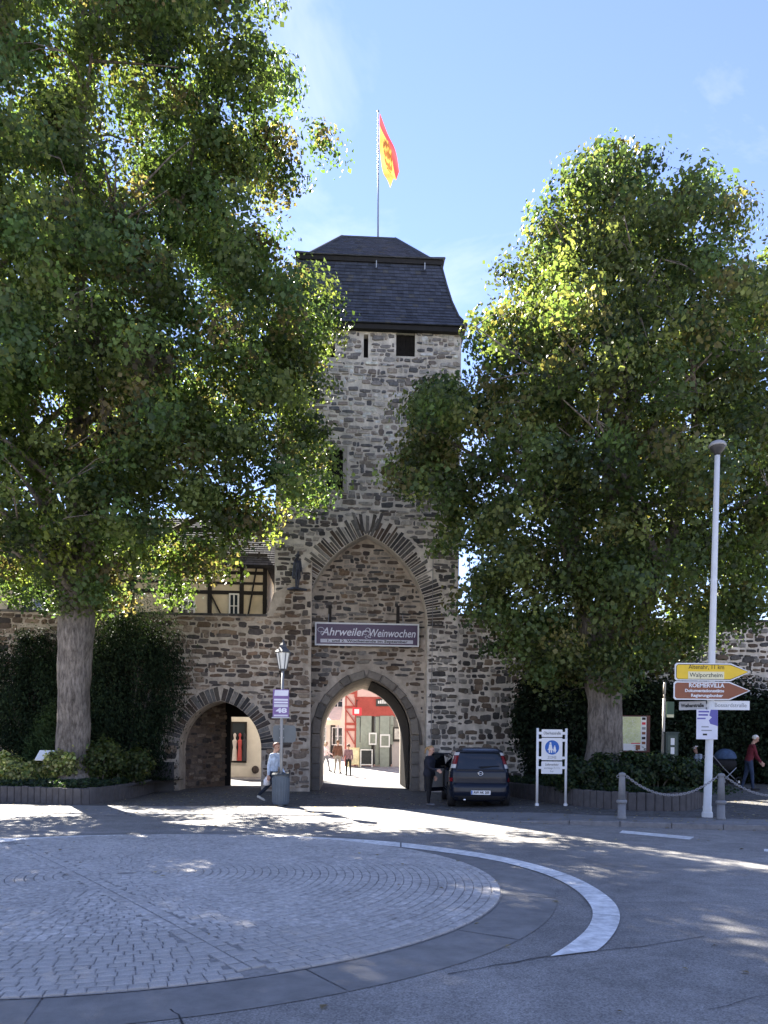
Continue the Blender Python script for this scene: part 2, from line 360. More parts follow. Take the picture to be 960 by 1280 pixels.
# white line sweeping round the roundabout (edges measured on the road)
outer = [(-120, 1049), (0, 1048), (100, 1044.5), (200, 1043), (300, 1043.5), (400, 1046.5), (500, 1053), (600, 1066), (660, 1078), (710, 1093), (745, 1110), (768, 1128), (775, 1145), (770, 1162), (758, 1178), (746, 1188)]
inner = [(-120, 1055), (0, 1053), (100, 1049.5), (200, 1048), (300, 1048.5), (400, 1051.5), (500, 1058.5), (600, 1072), (650, 1083), (690, 1096), (718, 1111), (735, 1127), (741, 1142), (734, 1160), (714, 1178), (688, 1195)]
WHITE_LINE = M('road_paint', (.74, .73, .70), .7, .3, 9, .3, 120, big=.2)
mk = struct('road_marking', thing('road_marking', 'x', 'x')); del mk['category']; del mk['label']
segs = [(0, 4), (4, 6), (6, 9), (9, 12), (12, 15)]
for a, b in segs:
    m = MB(); po = []; pi_ = []
    for i in range(a, b):
        for t in range(4 if i < b - 1 else 5):
            t /= 4; k0, k1, k2, k3 = max(i - 1, 0), i, i + 1, min(i + 2, 15)
            cr = lambda A, d: .5 * (2 * A[k1][d] + (A[k2][d] - A[k0][d]) * t + (2 * A[k0][d] - 5 * A[k1][d] + 4 * A[k2][d] - A[k3][d]) * t * t + (-A[k0][d] + 3 * A[k1][d] - 3 * A[k2][d] + A[k3][d]) * t ** 3)
            if i == a and t == 0 and a: t = .02
            po.append(G(cr(outer, 0), cr(outer, 1), .0125)); pi_.append(G(cr(inner, 0), cr(inner, 1), .0125))
    n = len(po); m.add(po + pi_, [(i, n + i, n + i + 1, i + 1) for i in range(n - 1)]); m.build('line_segment', WHITE_LINE, mk)
m = MB(); q = [G(778, 1038, .0045), G(868, 1046, .0045), G(862, 1049.5, .0045), G(774, 1041, .0045)]; m.add(q, [(3, 2, 1, 0)]); m.build('line_segment', WHITE_LINE, mk)
m = MB(); q = [G(955, 1061, .0045), G(1040, 1068, .0045), G(1040, 1072, .0045), G(955, 1064, .0045)]; m.add(q, [(3, 2, 1, 0)]); m.build('line_segment', WHITE_LINE, mk)
# tar seams in the asphalt
TAR = M('tar', (.03, .03, .033), .6, .1)
def seam(pts, wd, z=.0065):
    m = MB(); w3 = [G(a, b, z) for a, b in pts]; q = random.Random(len(pts) * 7 + int(pts[0][0])); fine = []
    for a, b in zip(w3, w3[1:]):
        k = max(2, int((b - a).length / .15))
        fine += [a.lerp(b, i / k) + Vector((q.gauss(0, .012), q.gauss(0, .012), 0)) for i in range(k)]
    fine.append(w3[-1]); vs = []
    for i, p in enumerate(fine):
        d = fine[min(i + 1, len(fine) - 1)] - fine[max(0, i - 1)]; n = Vector((-d.y, d.x, 0)).normalized() * wd * q.uniform(.3, .7); vs += [p + n, p - n]
    m.add(vs, [(2 * i, 2 * i + 1, 2 * i + 3, 2 * i + 2) for i in range(len(fine) - 1)]); m.build('tar_seam', TAR, GROUND)
seam([(690, 1194), (640, 1203), (560, 1217)], .011); seam([(748, 1188), (800, 1183), (880, 1170)], .010); seam([(214, 1262), (218, 1268), (236, 1290)], .012)
seam([(775, 1128), (860, 1127), (905, 1127)], .007); seam([(890, 1262), (925, 1252), (990, 1236)], .006)
# ------------------------------------------------------------------ rubble masonry
STONE = M('rubble_stone', attr=True, rough=.9, var=.34, scale=9, bump=.7, bscale=28, streak=.28)
MORTAR = M('lime_mortar', (.40, .345, .285), .95, .3, 3.0, .9, 14, big=.2, streak=.25)
MORTAR_PALE = M('pale_mortar', (.58, .53, .47), .95, .3, 3.0, .9, 14, big=.2, streak=.25)
ASHLAR = M('ashlar', attr=True, rough=.85, var=.22, scale=5, bump=.35, bscale=30)
def parch(cx, half, zs, rise, n=14):
    Rr = (half * half + rise * rise) / (2 * half); a1 = math.asin(min(1, rise / Rr)); 
    if rise > Rr: a1 = math.pi - a1
    L = [(cx - half + Rr - Rr * math.cos(a1 * i / n), zs + Rr * math.sin(a1 * i / n)) for i in range(n + 1)]
    return L + [(2 * cx - x, z) for x, z in L[-2::-1]]
def in_arch(x, z, cx, half, zs, rise, pad=0):
    h = half + pad
    if abs(x - cx) > h: return False
    if z < zs: return True
    Rr = (half * half + rise * rise) / (2 * half); c = -half + Rr
    return (abs(x - cx) + c) ** 2 + (z - zs) ** 2 < (Rr + pad) ** 2
def rubble(rng, x0, x1, z0, z1, ok, hr=(.10, .22), wr=(.18, .55), gap=.03, fill=1.0):
    out = []; z = z0
    while z < z1:
        h = rng.uniform(*hr); x = x0 - rng.random() * .3; ph = rng.random() * 6; big_ = rng.random() < .25
        while x < x1:
            wd = rng.uniform(*wr) * (1.0 if rng.random() < .75 else .5) * (1.2 if big_ else 1); zc = z + .05 * math.sin(x * .9 + ph) + .035 * math.sin(x * 2.7 + ph * 2) + rng.uniform(-.03, .03); hh = h * rng.uniform(.68, 1.25)
            g = gap * rng.uniform(.5, 1.7); n = rng.choice((6, 7, 8)); poly = []
            cxx, czz = x + wd / 2, zc + hh / 2; a, b = wd / 2 - g, hh / 2 - g * .7
            ee = rng.uniform(.35, .7); sk = rng.uniform(-.018, .018)
            if a > .03 and b > .02:
                for i in range(n):
                    t = 2 * math.pi * (i + rng.uniform(-.22, .22)) / n + .4; c_, s_ = math.cos(t), math.sin(t)
                    e = ee; poly.append((cxx + a * math.copysign(abs(c_) ** e, c_) * rng.uniform(.88, 1.08), czz + b * math.copysign(abs(s_) ** e, s_) * rng.uniform(.86, 1.10) + sk * (c_)))
                if rng.random() < fill and ok(cxx, czz):
                    res = []
                    for p in poly:
                        for t_ in (0, .2, .4, .6, .8):
                            q = (p[0] + (cxx - p[0]) * t_, p[1] + (czz - p[1]) * t_)
                            if ok(*q): break
                        res.append(q)
                    if max(a_ for a_, b_ in res) - min(a_ for a_, b_ in res) > .06: out.append(res)
            x += wd
        z += h
    return out
BROWN = [(.085, .062, .048), (.11, .082, .062), (.065, .052, .045), (.14, .108, .082), (.055, .048, .046), (.10, .085, .075), (.165, .13, .10), (.05, .042, .04), (.125, .088, .06)]
GREY = [(.075, .07, .068), (.10, .095, .09), (.055, .052, .052), (.13, .122, .113), (.042, .042, .044), (.16, .15, .138), (.09, .078, .066)]
def lay(parent, polys, rng, cols, yb=.0, depth=(.012, .04), nmax=300, mat=None, lift=None, tag='stone'):
    def px(p): return (max(a for a, b in p) - min(a for a, b in p)) * (max(b for a, b in p) - min(b for a, b in p))
    polys = sorted(polys, key=px, reverse=True); rest = MB()
    for i, p in enumerate(polys):
        c = rng.choice(cols); k = rng.uniform(.75, 1.3); zc = p[0][1]
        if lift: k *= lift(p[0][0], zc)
        c = tuple(min(.6, v * k * 1.2) for v in c); d = rng.uniform(*depth); y = yb(p) if callable(yb) else yb
        if i < nmax:
            m = MB(); m.col = c; m.stone(p, y + .02, d + .02, rng.uniform(.1, .24)); m.build(tag, mat or STONE, parent)
        else: rest.col = c; rest.stone(p, y + .02, d + .02, .16)
    if rest.f: rest.build('small_stones', mat or STONE, parent, kind='stuff')
def voussoirs(parent, rng, cx, half, zs, rise, lo, hi, n, y, depth, cols, mat, gap=.02, name='voussoir', taper=1.0):
    Rr = (half * half + rise * rise) / (2 * half); a1 = math.asin(min(1, rise / Rr)); a1 = math.pi - a1 if rise > Rr else a1
    for s in (1, -1):
        ts = [0]; 
        for i in range(n): ts.append(ts[-1] + rng.uniform(.65, 1.35))
        ts = [t / ts[-1] for t in ts]
        for t0, t1 in zip(ts, ts[1:]):
            A0, A1 = a1 * t0 + gap / Rr / 2, a1 * t1 - gap / Rr / 2; r1 = Rr + rng.uniform(lo, hi)
            pt = lambda r, a: (cx + s * (-half + Rr - r * math.cos(a)), zs + r * math.sin(a))
            r0 = Rr + rng.uniform(0, .015)
            poly = [pt(r0, A0), pt(r1, A0), pt(r1 + rng.uniform(-.04, .04), A1), pt(r0, A1)]
            if s > 0: poly = poly[::-1]
            k = rng.uniform(.7, 1.3); m = MB(); m.col = tuple(v * k for v in rng.choice(cols)); m.stone(poly[::-1] if False else poly, y + .03, rng.uniform(*depth) + .03, .12); m.build(name, mat, parent)
# ------------------------------------------------------------------ the gate tower
rng = random.Random(5)
T = gthing('gate_tower', 'tall rubble stone gate tower with slate mansard roof and pointed archway', 'gate tower')
TW, TD, TZ = 3.29, 6.3, 16.62
RA = (-.02, 2.2, 5.95, 3.25)            # tall recess: centre, half width, spring height, rise
OA = (.02, 1.66, 2.05, 2.08)            # doorway
def wpx(x0, x1, y0, y1):
    a = FL(x0, y1); b = FL(x1, y0); return a[0], b[0], a[1], b[1]
WIN = [wpx(408, 429, 563, 612), wpx(499.5, 520, 563, 612)]
SLIT = wpx(454.5, 460.5, 418, 447); HATCH = wpx(495, 519, 417, 445); SMALL = wpx(402, 419, 430, 446)
rect = lambda r: [(r[0], r[2]), (r[1], r[2]), (r[1], r[3]), (r[0], r[3])]
m = MB()
rec = parch(*RA); out = [(-TW, 0), (RA[0] - RA[1], 0)] + rec + [(RA[0] + RA[1], 0), (TW, 0), (TW, TZ), (-TW, TZ)]
m.prism(out, 0, .6, [rect(q) for q in WIN + [SLIT, HATCH, SMALL]])
m.build('front_wall', MORTAR_PALE, T)
m = MB(); ins = parch(*OA)
m.prism([(-TW + .02, -.02), (OA[0] - OA[1], -.02)] + ins + [(OA[0] + OA[1], -.02), (TW - .02, -.02), (TW - .02, 9.6), (-TW + .02, 9.6)], .62, TD)
m.build('passage_block', MORTAR, T)
m = MB(); m.box(-TW, -TW + .6, .61, TD, 9.5, TZ); m.build('side_wall', MORTAR_PALE, T)
m = MB(); m.box(TW - .6, TW, .61, TD, 9.5, TZ); m.build('side_wall', MORTAR_PALE, T)
m = MB(); m.box(-TW + .61, TW - .61, TD - .6, TD, 9.61, TZ); m.build('rear_wall', MORTAR_PALE, T)
m = MB(); m.box(-TW, -TW + .015, .61, TD, 0, 9.5); m.build('side_face', MORTAR, T)
m = MB(); m.box(TW - .015, TW, .61, TD, 0, 9.5); m.build('side_face', MORTAR, T)
def okt(x, z):
    if abs(x) > TW - .02 or z > TZ - .12 or z < .02: return False
    if in_arch(x, z, *RA, pad=.04): return False
    if z > RA[2] + .3 and in_arch(x, z, *RA, pad=.74): return False
    for q in WIN:
        if q[0] - .20 < x < q[1] + .20 and q[2] - .16 < z < q[3] + .2: return False
    for q in (SLIT, HATCH, SMALL):
        if q[0] - .06 < x < q[1] + .06 and q[2] - .06 < z < q[3] + .06: return False
    return True
polys = rubble(rng, -TW, TW, .05, TZ - .1, okt, (.09, .21), (.15, .50), .011, .99)
MIX = [tuple((v + sum(c) / 3) / 2 for v in c) for c in BROWN[:5]] + GREY + GREY + [(.23, .205, .18), (.19, .175, .155), (.27, .245, .215)]
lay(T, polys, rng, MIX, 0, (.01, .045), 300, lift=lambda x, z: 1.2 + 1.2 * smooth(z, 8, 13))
# recess panel
polys = rubble(rng, -2.25, 2.25, 2.2, 9.3, lambda x, z: in_arch(x, z, *RA, pad=-.03) and not in_arch(x, z, *OA, pad=.48), (.10, .21), (.16, .55), .014, .92)
polys += rubble(rng, -2.25, 2.25, .1, 2.2, lambda x, z: in_arch(x, z, *RA, pad=-.03) and not in_arch(x, z, *OA, pad=.48), (.12, .22), (.16, .45), .02, .95)
lay(T, polys, rng, BROWN + GREY + [(.2, .18, .155), (.24, .21, .18)], .62, (.008, .03), 160)
voussoirs(T, rng, *RA, .42, .76, 40, 0, (.015, .05), GREY + BROWN[:3] + [(.24, .22, .20), (.30, .28, .25), (.2, .185, .165)], STONE, .03)
# moulded ashlar arch of the doorway and its jambs
TAN = [(.19, .165, .14), (.165, .145, .125), (.21, .185, .155), (.15, .135, .12)]
voussoirs(T, rng, *OA, .30, .315, 6, .62, (.10, .105), TAN, ASHLAR, .012, 'arch_stone')
hood = OA[1] + .36
for s in (-1, 1):
    z = 0
    while z < OA[2] - .02:
        h = min(rng.uniform(.42, .62), OA[2] - z); m = MB(); m.col = rng.choice(TAN); x0 = OA[0] + s * (OA[1] + .006); x1 = OA[0] + s * (OA[1] + .30)
        m.stone([(min(x0, x1), z + .006), (max(x0, x1), z + .006), (max(x0, x1), z + h - .006), (min(x0, x1), z + h - .006)], .64, .12, .03); m.build('jamb_stone', ASHLAR, T); z += h
hp = parch(OA[0], OA[1] + .37, OA[2] - .35, OA[3] + .66 - .24, 18)
m = MB(); m.col = (.15, .132, .115); m.tube([(x, .60, z) for x, z in hp], .055, 6); m.build('hood_moulding', ASHLAR, T, smooth=True)
for i in range(5):                                   # wedge of upright stones over the point
    a = (i - 2) * .16; zb_ = RA[2] + RA[3] + .04 + abs(i - 2) * .05; m = MB(); m.col = rng.choice(GREY); t_ = (i - 2) * .10
    m.stone([(RA[0] + a - .055, zb_), (RA[0] + a + .055, zb_), (RA[0] + a + .07 + t_, zb_ + .62), (RA[0] + a - .05 + t_, zb_ + .64)], .03, .07, .12); m.build('voussoir', STONE, T)
# dark wooden gate leaf folded back inside the passage
pr_ = [p for p in parch(OA[0], OA[1] - .05, OA[2], OA[3] - .06, 14) if p[0] > OA[0] + .08][::-1]; po_ = [(OA[0] + OA[1] - .05, .04)] + pr_
m = MB(); n_ = len(po_); m.add([(x, y, z) for y in (1.0, 5.3) for x, z in po_] + [(x + .04, y, z + .02) for y in (1.0, 5.3) for x, z in po_], [(i, i + 1, n_ + i + 1, n_ + i) for i in range(n_ - 1)] + [(2 * n_ + i, i, i + 1, 2 * n_ + i + 1) for i in range(n_ - 1)] + [(n_ + i, 3 * n_ + i, 3 * n_ + i + 1, n_ + i + 1) for i in range(n_ - 1)])
m.build('gate_leaf', M('dark_boards', (.02, .018, .017), .9, .25, 9, .3, spec=.02), T)
# two shallow slots left from the drawbridge
for px in (412, 497):
    a = FL(px - 2, 800, .6); b = FL(px + 2.5, 757, .6)
    boxpart('drawbridge_slot', M('dark_slot', (.035, .03, .028), .95, .2), T, a[0], b[0], .585, .625, a[1], b[1])
# windows
FRAME = M('window_stone', (.33, .30, .265), .85, .15, 8, .3, 30); DARK = M('dark_interior', (.012, .011, .01), .95, .1)
for q in WIN:
    f = MB(); w_, t = .15, .05
    f.box(q[0] - w_, q[0], -t, .4, q[2] - .02, q[3]); f.box(q[1], q[1] + w_, -t, .4, q[2] - .02, q[3]); f.box(q[0] - w_, q[1] + w_, -t - .004, .4, q[3], q[3] + .15); f.box(q[0] - w_ - .04, q[1] + w_ + .04, -t - .03, .4, q[2] - .14, q[2] - .02)
    wo = f.build('window', FRAME, T)
    boxpart('opening', DARK, wo, q[0] + .003, q[1] - .003, .30, .34, q[2], q[3] - .003)
for q in (SLIT, SMALL): boxpart('loophole', DARK, T, q[0] - .002, q[1] + .002, .33, .37, q[2] - .002, q[3] + .002)
WOOD = M('dark_boards', (.028, .026, .026), .8, .25, 9, .3)
h = boxpart('hatch', WOOD, T, HATCH[0] - .002, HATCH[1] + .002, .16, .20, HATCH[2] - .002, HATCH[3] + .002)
for i in range(4):
    a = HATCH[0] + (HATCH[1] - HATCH[0]) * i / 4; boxpart('board', WOOD, h, a + .008, a + (HATCH[1] - HATCH[0]) / 4 - .008, .135, .165, HATCH[2] + .005, HATCH[3] - .005)
# ---- slate mansard roof
SLATE = M('slate', attr=True, rough=.55, var=.25, scale=7, bump=.3, bscale=50, spec=.45); CY = TD / 2
prof = [(3.44, 16.62), (3.18, 17.06), (2.96, 17.70), (2.78, 18.42), (2.60, 19.25)]
upper = [(2.72, 19.42), (2.22, 19.72)]; ridge_h, ridge_z = 1.06, 21.85
roof = MB(); roof.col = (.03, .032, .038)
def ring(h, z, hx=None): hx = h if hx is None else hx; return [(-hx, CY - h, z), (hx, CY - h, z), (hx, CY + h, z), (-hx, CY + h, z)]
rings = [ring(*p) for p in prof]; o = [p for r in rings for p in r]
roof.add(o, [(k * 4 + i, k * 4 + (i + 1) % 4, k * 4 + 4 + (i + 1) % 4, k * 4 + 4 + i) for k in range(len(prof) - 1) for i in range(4)] + [(3, 2, 1, 0)])
ru = [ring(*p) for p in upper] + [[(-ridge_h, CY - .02, ridge_z), (ridge_h, CY - .02, ridge_z), (ridge_h, CY + .02, ridge_z), (-ridge_h, CY + .02, ridge_z)]]
o = [p for r in ru for p in r]
roof.add(o, [(k * 4 + i, k * 4 + (i + 1) % 4, k * 4 + 4 + (i + 1) % 4, k * 4 + 4 + i) for k in range(2) for i in range(4)] + [(3, 2, 1, 0)])
RF = roof.build('roof', SLATE, T)
FASC = M('dark_fascia', (.022, .021, .022), .8, .2, 6)
m = MB(); m.prism([(-2.67, 19.25), (2.67, 19.25), (2.67, 19.41), (-2.67, 19.41)], CY - 2.67, CY + 2.67); m.build('fascia', FASC, RF)
m = MB(); m.box(-3.38, 3.38, CY - 3.38, CY + 3.38, 16.44, 16.60); m.build('eaves_board', FASC, RF)
sl = MB()
def slates(b0, b1, t1, t0, rh=.15, wd=.2):
    b0, b1, t0, t1 = map(Vector, (b0, b1, t0, t1)); n = (b1 - b0).cross(t0 - b0).normalized(); L = ((t0 + t1) / 2 - (b0 + b1) / 2).length; nr = max(1, round(L / rh))
    for r in range(nr):
        v0, v1 = r / nr, min(1, (r + 1.25) / nr); A0, B0 = b0.lerp(t0, v0), b1.lerp(t1, v0); A1, B1 = b0.lerp(t0, v1), b1.lerp(t1, v1)
        nc = max(1, round((B0 - A0).length / wd)); sh = rng.uniform(0, .5)
        for c in range(nc + 1):
            u0, u1 = max(0, (c - sh) / nc), min(1, (c + 1 - sh) / nc)
            if u1 - u0 < .01: continue
            g = .004 / max(.1, (B0 - A0).length); k = rng.uniform(.7, 1.35); sl.col = (.048 * k, .054 * k, .074 * k)
            if rng.random() < .05: sl.col = (.075, .075, .075)
            lift = n * (.026 + rng.uniform(0, .008)); p = [A0.lerp(B0, u0 + g) + lift, A0.lerp(B0, u1 - g) + lift, A1.lerp(B1, u1 - g) + n * .006, A1.lerp(B1, u0 + g) + n * .006]
            q0, q1 = A0.lerp(B0, u0 + g), A0.lerp(B0, u1 - g); sl.add(p + [q0, q1], [(0, 1, 2, 3), (4, 5, 1, 0)])
for k in range(len(prof) - 1):
    for i in range(4): slates(rings[k][i], rings[k][(i + 1) % 4], rings[k + 1][(i + 1) % 4], rings[k + 1][i])
for k in range(2):
    for i in range(4): slates(ru[k][i], ru[k][(i + 1) % 4], ru[k + 1][(i + 1) % 4], ru[k + 1][i])
sl.build('slates', SLATE, RF, kind='stuff')
LEAD = M('lead', (.055, .06, .07), .5, .2, 10)
m = MB(); m.tube([(-ridge_h - .05, CY, ridge_z + .02), (ridge_h + .05, CY, ridge_z + .02)], .06, 6); m.build('ridge_cap', LEAD, RF)
for i in range(4):
    m = MB(); m.tube([Vector(r[i]) + Vector((0, 0, .04)) for r in rings], .045, 5); m.build('hip_cap', LEAD, RF)
    m = MB(); m.tube([Vector(r[i]) + Vector((0, 0, .04)) for r in ru], .045, 5); m.build('hip_cap', LEAD, RF)
for px in (470, 530):
    x, z = FL(px, 338, .55); m = MB(); m.tube([(x, CY - 2.68, 19.05), (x, CY - 2.90, 18.92), (x, CY - 2.90, 19.15)], .02, 6); m.build('roof_hook', M('galvanised', (.42, .43, .45), .45, .1, metal=.6), RF)
# ---- flag on the ridge
fb = FL(472.6, 293, CY); FX = fb[0]
FP = thing('flagpole', 'thin metal flagpole standing on the slate roof ridge', 'flagpole', GM @ Vector((FX, CY, ridge_z)), GTH)
m = MB(); m.tube([(0, 0, -.1), (-.02, 0, 2.5), (-.05, 0, 5.05)], [.035, .03, .022], 8); m.build('pole', M('pole_steel', (.20, .24, .28), .5, .1, metal=.3), FP, smooth=True)
m = MB(); m.ell((-.05, 0, 5.08), (.05, .05, .05), 8, 6); m.build('finial', M('pole_steel'), FP, smooth=True)
FG = thing('flag', 'limp red and yellow flag with dark emblem hanging from the flagpole', 'flag', GM @ Vector((FX, CY, ridge_z)), GTH)
# hoist runs down the pole; the fly hangs below it in folds
nu, nv = 22, 26; vs = []; cols = {}
for i in range(nu + 1):
    u = i / nu
    for j in range(nv + 1):
        v = j / nv                                    # v along the hoist from the top
        hoist = Vector((.02, 0, 5.0 - 1.55 * v)); fly = Vector((.82 - .36 * v, 0, 2.75 - .72 * v)); p = hoist.lerp(fly, u)
        sag = math.sin(math.pi * u) * (.10 - .16 * v)
        vs.append((p.x + sag, .20 * math.sin(u * 7 + v * 5.0) * (u * (1 - .3 * u)) ** .6 + .07 * math.sin(v * 11 + u * 4), p.z))
fm = MB(); n = nv + 1
for i in range(nu):
    for j in range(nv):
        u, v = (i + .5) / nu, (j + .5) / nv
        r_ = math.hypot((u - .5) * 1.9, (v - .5) * 2.1); red, yel = (.46, .05, .06), (.52, .34, .09)
        c = red if v < .30 else yel
        if r_ < .52: c = (.17, .075, .025) if (int(u * 15) + int(v * 15)) % 3 else (.50, .25, .06)
        fm.col = c; k = len(fm.v) == 0
        fm.f.append((i * n + j, (i + 1) * n + j, (i + 1) * n + j + 1, i * n + j + 1)); fm.c.append(c); fm.m.append(0)
fm.v = vs
cl = leaf_mat('flag_cloth', .45); cl.node_tree.nodes['Vector Math'].inputs[1].default_value = (1.15, 1.1, 1.0)
fo = fm.build('cloth', cl, FG, smooth=True)
# ------------------------------------------------------------------ town walls either side of the gate
rng = random.Random(21)
LW = gthing('town_wall', 'brown rubble town wall with small pointed gateway beside the tower', 'wall')
yl = -.3; zt = FL(250, 769, yl)[1]; xr = FL(388, 900, yl)[0]
SA = (FL(275.5, 900, yl)[0], 1.43, 1.45, 1.72)
m = MB(); top = [FL(a, b, yl) for a, b in ((334, 770), (343, 763), (353, 748))]
xs_ = -TW - .006
out = [(-24, -.02), (SA[0] - SA[1], -.02)] + parch(*SA) + [(SA[0] + SA[1], -.02), (xs_, -.02), (xs_, FL(357, 742, yl)[1])] + [p for p in reversed(top) if p[0] < xs_ - .02] + [(-24, zt)]
m.prism(out, yl, .9); m.build('wall_body', MORTAR, LW)
sh = [FL(a, b, yl) for a, b in ((357, 742), (368, 727), (378, 712), (388, 702))]
m = MB(); m.prism([(xs_ + .004, -.02), (xr, -.02), (xr, sh[3][1]), (sh[2][0], sh[2][1]), (sh[1][0], sh[1][1]), (xs_ + .004, sh[0][1])], yl, -.004); m.build('buttress', MORTAR, LW)
def wtop(x): return float(np.interp(x, [-24] + [p[0] for p in top] + [p[0] for p in sh], [zt] + [p[1] for p in top] + [p[1] for p in sh]))
def okl(x, z): return -16 < x < xr - .02 and .05 < z < wtop(x) - .06 and not in_arch(x, z, *SA, pad=.52 if z > SA[2] + .2 else .05)
polys = rubble(rng, -16, xr, .06, 9, okl, (.10, .23), (.16, .58), .011, .99)
seen = [p for p in polys if p[0][0] > -9.6 or p[0][0] < -13]; other = [p for p in polys if not (p[0][0] > -9.6 or p[0][0] < -13)]
WARM = BROWN + [(.20, .15, .11), (.24, .19, .145), (.18, .14, .11), (.15, .10, .07)]
lay(LW, seen, rng, WARM, yl, (.012, .05), 300)
mm_ = MB()
for p in other: mm_.col = rng.choice(WARM); mm_.stone(p, yl + .02, .045, .16)
mm_.build('hidden_stones', STONE, LW, kind='stuff')
voussoirs(LW, rng, *SA, .38, .54, 19, yl, (.015, .05), GREY + BROWN[:3] + [(.2, .18, .16)], STONE, .022)
x = -16.0                                           # coping slabs
while x < top[0][0] - .2:
    x2 = min(x + rng.uniform(.5, .9), top[0][0]); m = MB(); m.col = rng.choice(GREY); m.stone([(x + .01, zt - .005), (x2 - .01, zt - .005), (x2 - .01, zt + .07), (x + .01, zt + .07)], .95, 1.32, .05); m.build('coping', STONE, LW); x = x2
cp = [FL(a, b, yl) for a, b in ((334, 770), (338, 764), (345, 761), (352, 752), (357, 742))]
m = MB(); m.col = (.20, .185, .17); m.tube([(p[0], yl + .15, p[1]) for p in cp], .11, 6); m.build('coping', STONE, LW, label='curved coping sweeping up to the tower')
# inside of the small gateway
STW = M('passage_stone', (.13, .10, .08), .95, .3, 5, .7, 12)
x0, x1 = SA[0] - SA[1] - .02, SA[0] + SA[1] + 1.0
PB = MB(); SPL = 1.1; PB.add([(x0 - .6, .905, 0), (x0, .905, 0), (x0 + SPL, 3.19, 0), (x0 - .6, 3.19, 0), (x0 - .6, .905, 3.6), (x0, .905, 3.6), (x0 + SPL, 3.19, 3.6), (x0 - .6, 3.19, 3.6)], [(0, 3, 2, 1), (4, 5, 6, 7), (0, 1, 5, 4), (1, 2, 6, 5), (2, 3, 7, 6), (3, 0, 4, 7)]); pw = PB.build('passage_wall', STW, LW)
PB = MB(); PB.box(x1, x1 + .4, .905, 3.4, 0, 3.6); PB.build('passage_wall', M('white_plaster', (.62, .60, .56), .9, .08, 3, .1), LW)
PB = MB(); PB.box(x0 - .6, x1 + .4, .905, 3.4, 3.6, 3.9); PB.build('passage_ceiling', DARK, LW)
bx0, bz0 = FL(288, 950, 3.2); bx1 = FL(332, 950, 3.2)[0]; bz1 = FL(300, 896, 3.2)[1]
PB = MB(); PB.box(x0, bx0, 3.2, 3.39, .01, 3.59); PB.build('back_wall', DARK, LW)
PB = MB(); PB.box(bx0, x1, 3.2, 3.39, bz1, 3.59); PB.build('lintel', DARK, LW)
polys = rubble(rng, -3.1, -.95, .1, 3.0, lambda x, z: True, (.13, .22), (.25, .5), .03, .95)   # stones on the side of the passage
q = MB()
for p in polys:
    q.col = rng.choice(WARM); b = MB(); b.stone(p, 0, .04); q.add([(x0 - v[1] * 1.3 + SPL * (-v[0] - .905) / 2.285, -v[0], v[2]) for v in b.v], [f[::-1] for f in b.f])
q.build('passage_stones', STONE, LW, kind='stuff')
# ---- wall right of the tower
rng = random.Random(33)
RW = gthing('town_wall', 'grey rubble town wall running from the tower behind the parked car', 'wall'); ry = .04
rz = 6.35
m = MB(); m.prism([(TW + .006, -.02), (26, .3), (26, rz), (TW + .006, rz)], ry, .85); m.build('wall_body', MORTAR_PALE, RW)
polys = rubble(rng, TW, 15.5, .06, rz - .06, lambda x, z: TW + .03 < x < 15.5 and .05 < z < rz - .08, (.13, .27), (.16, .46), .017, .99)
def pxr(p): return proj(GM @ Vector((p[0][0], 0, p[0][1])))
vis = [p for p in polys if 540 < pxr(p)[0] < 690 or pxr(p)[0] > 890]; hid = [p for p in polys if not (540 < pxr(p)[0] < 690 or pxr(p)[0] > 890)]
lay(RW, vis, rng, BROWN[:4] + GREY + [(.21, .195, .175)], ry, (.015, .05), 300)
q = MB()
for p in hid: q.col = rng.choice(GREY); q.stone(p, ry + .02, .05)
q.build('hidden_stones', STONE, RW, kind='stuff')
lz = FL(945, 871, ry)[1]
m = MB(); m.box(FL(915, 871, ry)[0], 20, ry - .22, ry - .002, lz - .06, lz + .05); m.build('ledge', FRAME, RW)
x = TW + .02
while x < 15.5:
    x2 = x + rng.uniform(.5, .9); m = MB(); m.col = rng.choice(GREY); m.stone([(x + .01, rz - .005), (x2 - .01, rz - .005), (x2 - .01, rz + .07), (x + .01, rz + .07)], .9, .95, .05); m.build('coping', STONE, RW); x = x2
# lightning conductor down the tower
m = MB(); cxx = FL(541, 700)[0]; m.tube([(cxx, -.08, 1.2), (cxx, -.08, 9.2)], .012, 6); m.build('conductor', M('dull_zinc', (.2, .2, .21), .7), T)
# ------------------------------------------------------------------ half-timbered house behind the wall
HY0 = 4.2; hx1 = FL(333, 760, HY0)[0]; hx0 = -24.0
HS = gthing('half_timbered_house', 'cream half-timbered house with black beams behind the brown wall', 'house')
CREAM = M('cream_plaster', (.60, .52, .38), .9, .1, 2.5, .15, 40, big=.08); BLACK = M('black_timber', (.018, .016, .015), .75, .25, 12, .3)
GREENW = M('dark_green_paint', (.022, .04, .035), .6, .15, 5); WHITEP = M('white_paint', (.72, .72, .70), .5, .05, 6); GLASS = glass_mat('window_glass', (.03, .04, .05), .06)
ez = 8.9
m = MB(); m.box(hx0, hx1, HY0 + .06, HY0 + 3.2, 3.95, ez); m.build('wall', CREAM, HS)
m = MB(); m.box(hx0, hx1 - .3, HY0 + .4, HY0 + 6.2, ez - .02, ez + .15); m.build('attic_floor', BLACK, HS)
def Hp(px, py): return FL(px, py, HY0)
rails = [(776, .16), (738, .15), (726, .10), (713, .13), (690, .14), (660, .14)]
for py, t in rails:
    z = Hp(170, py)[1]; m = MB(); m.box(hx0 + .02, hx1 + .012, HY0 + .025, HY0 + .09, z - t / 2, z + t / 2); m.build('beam', BLACK, HS)
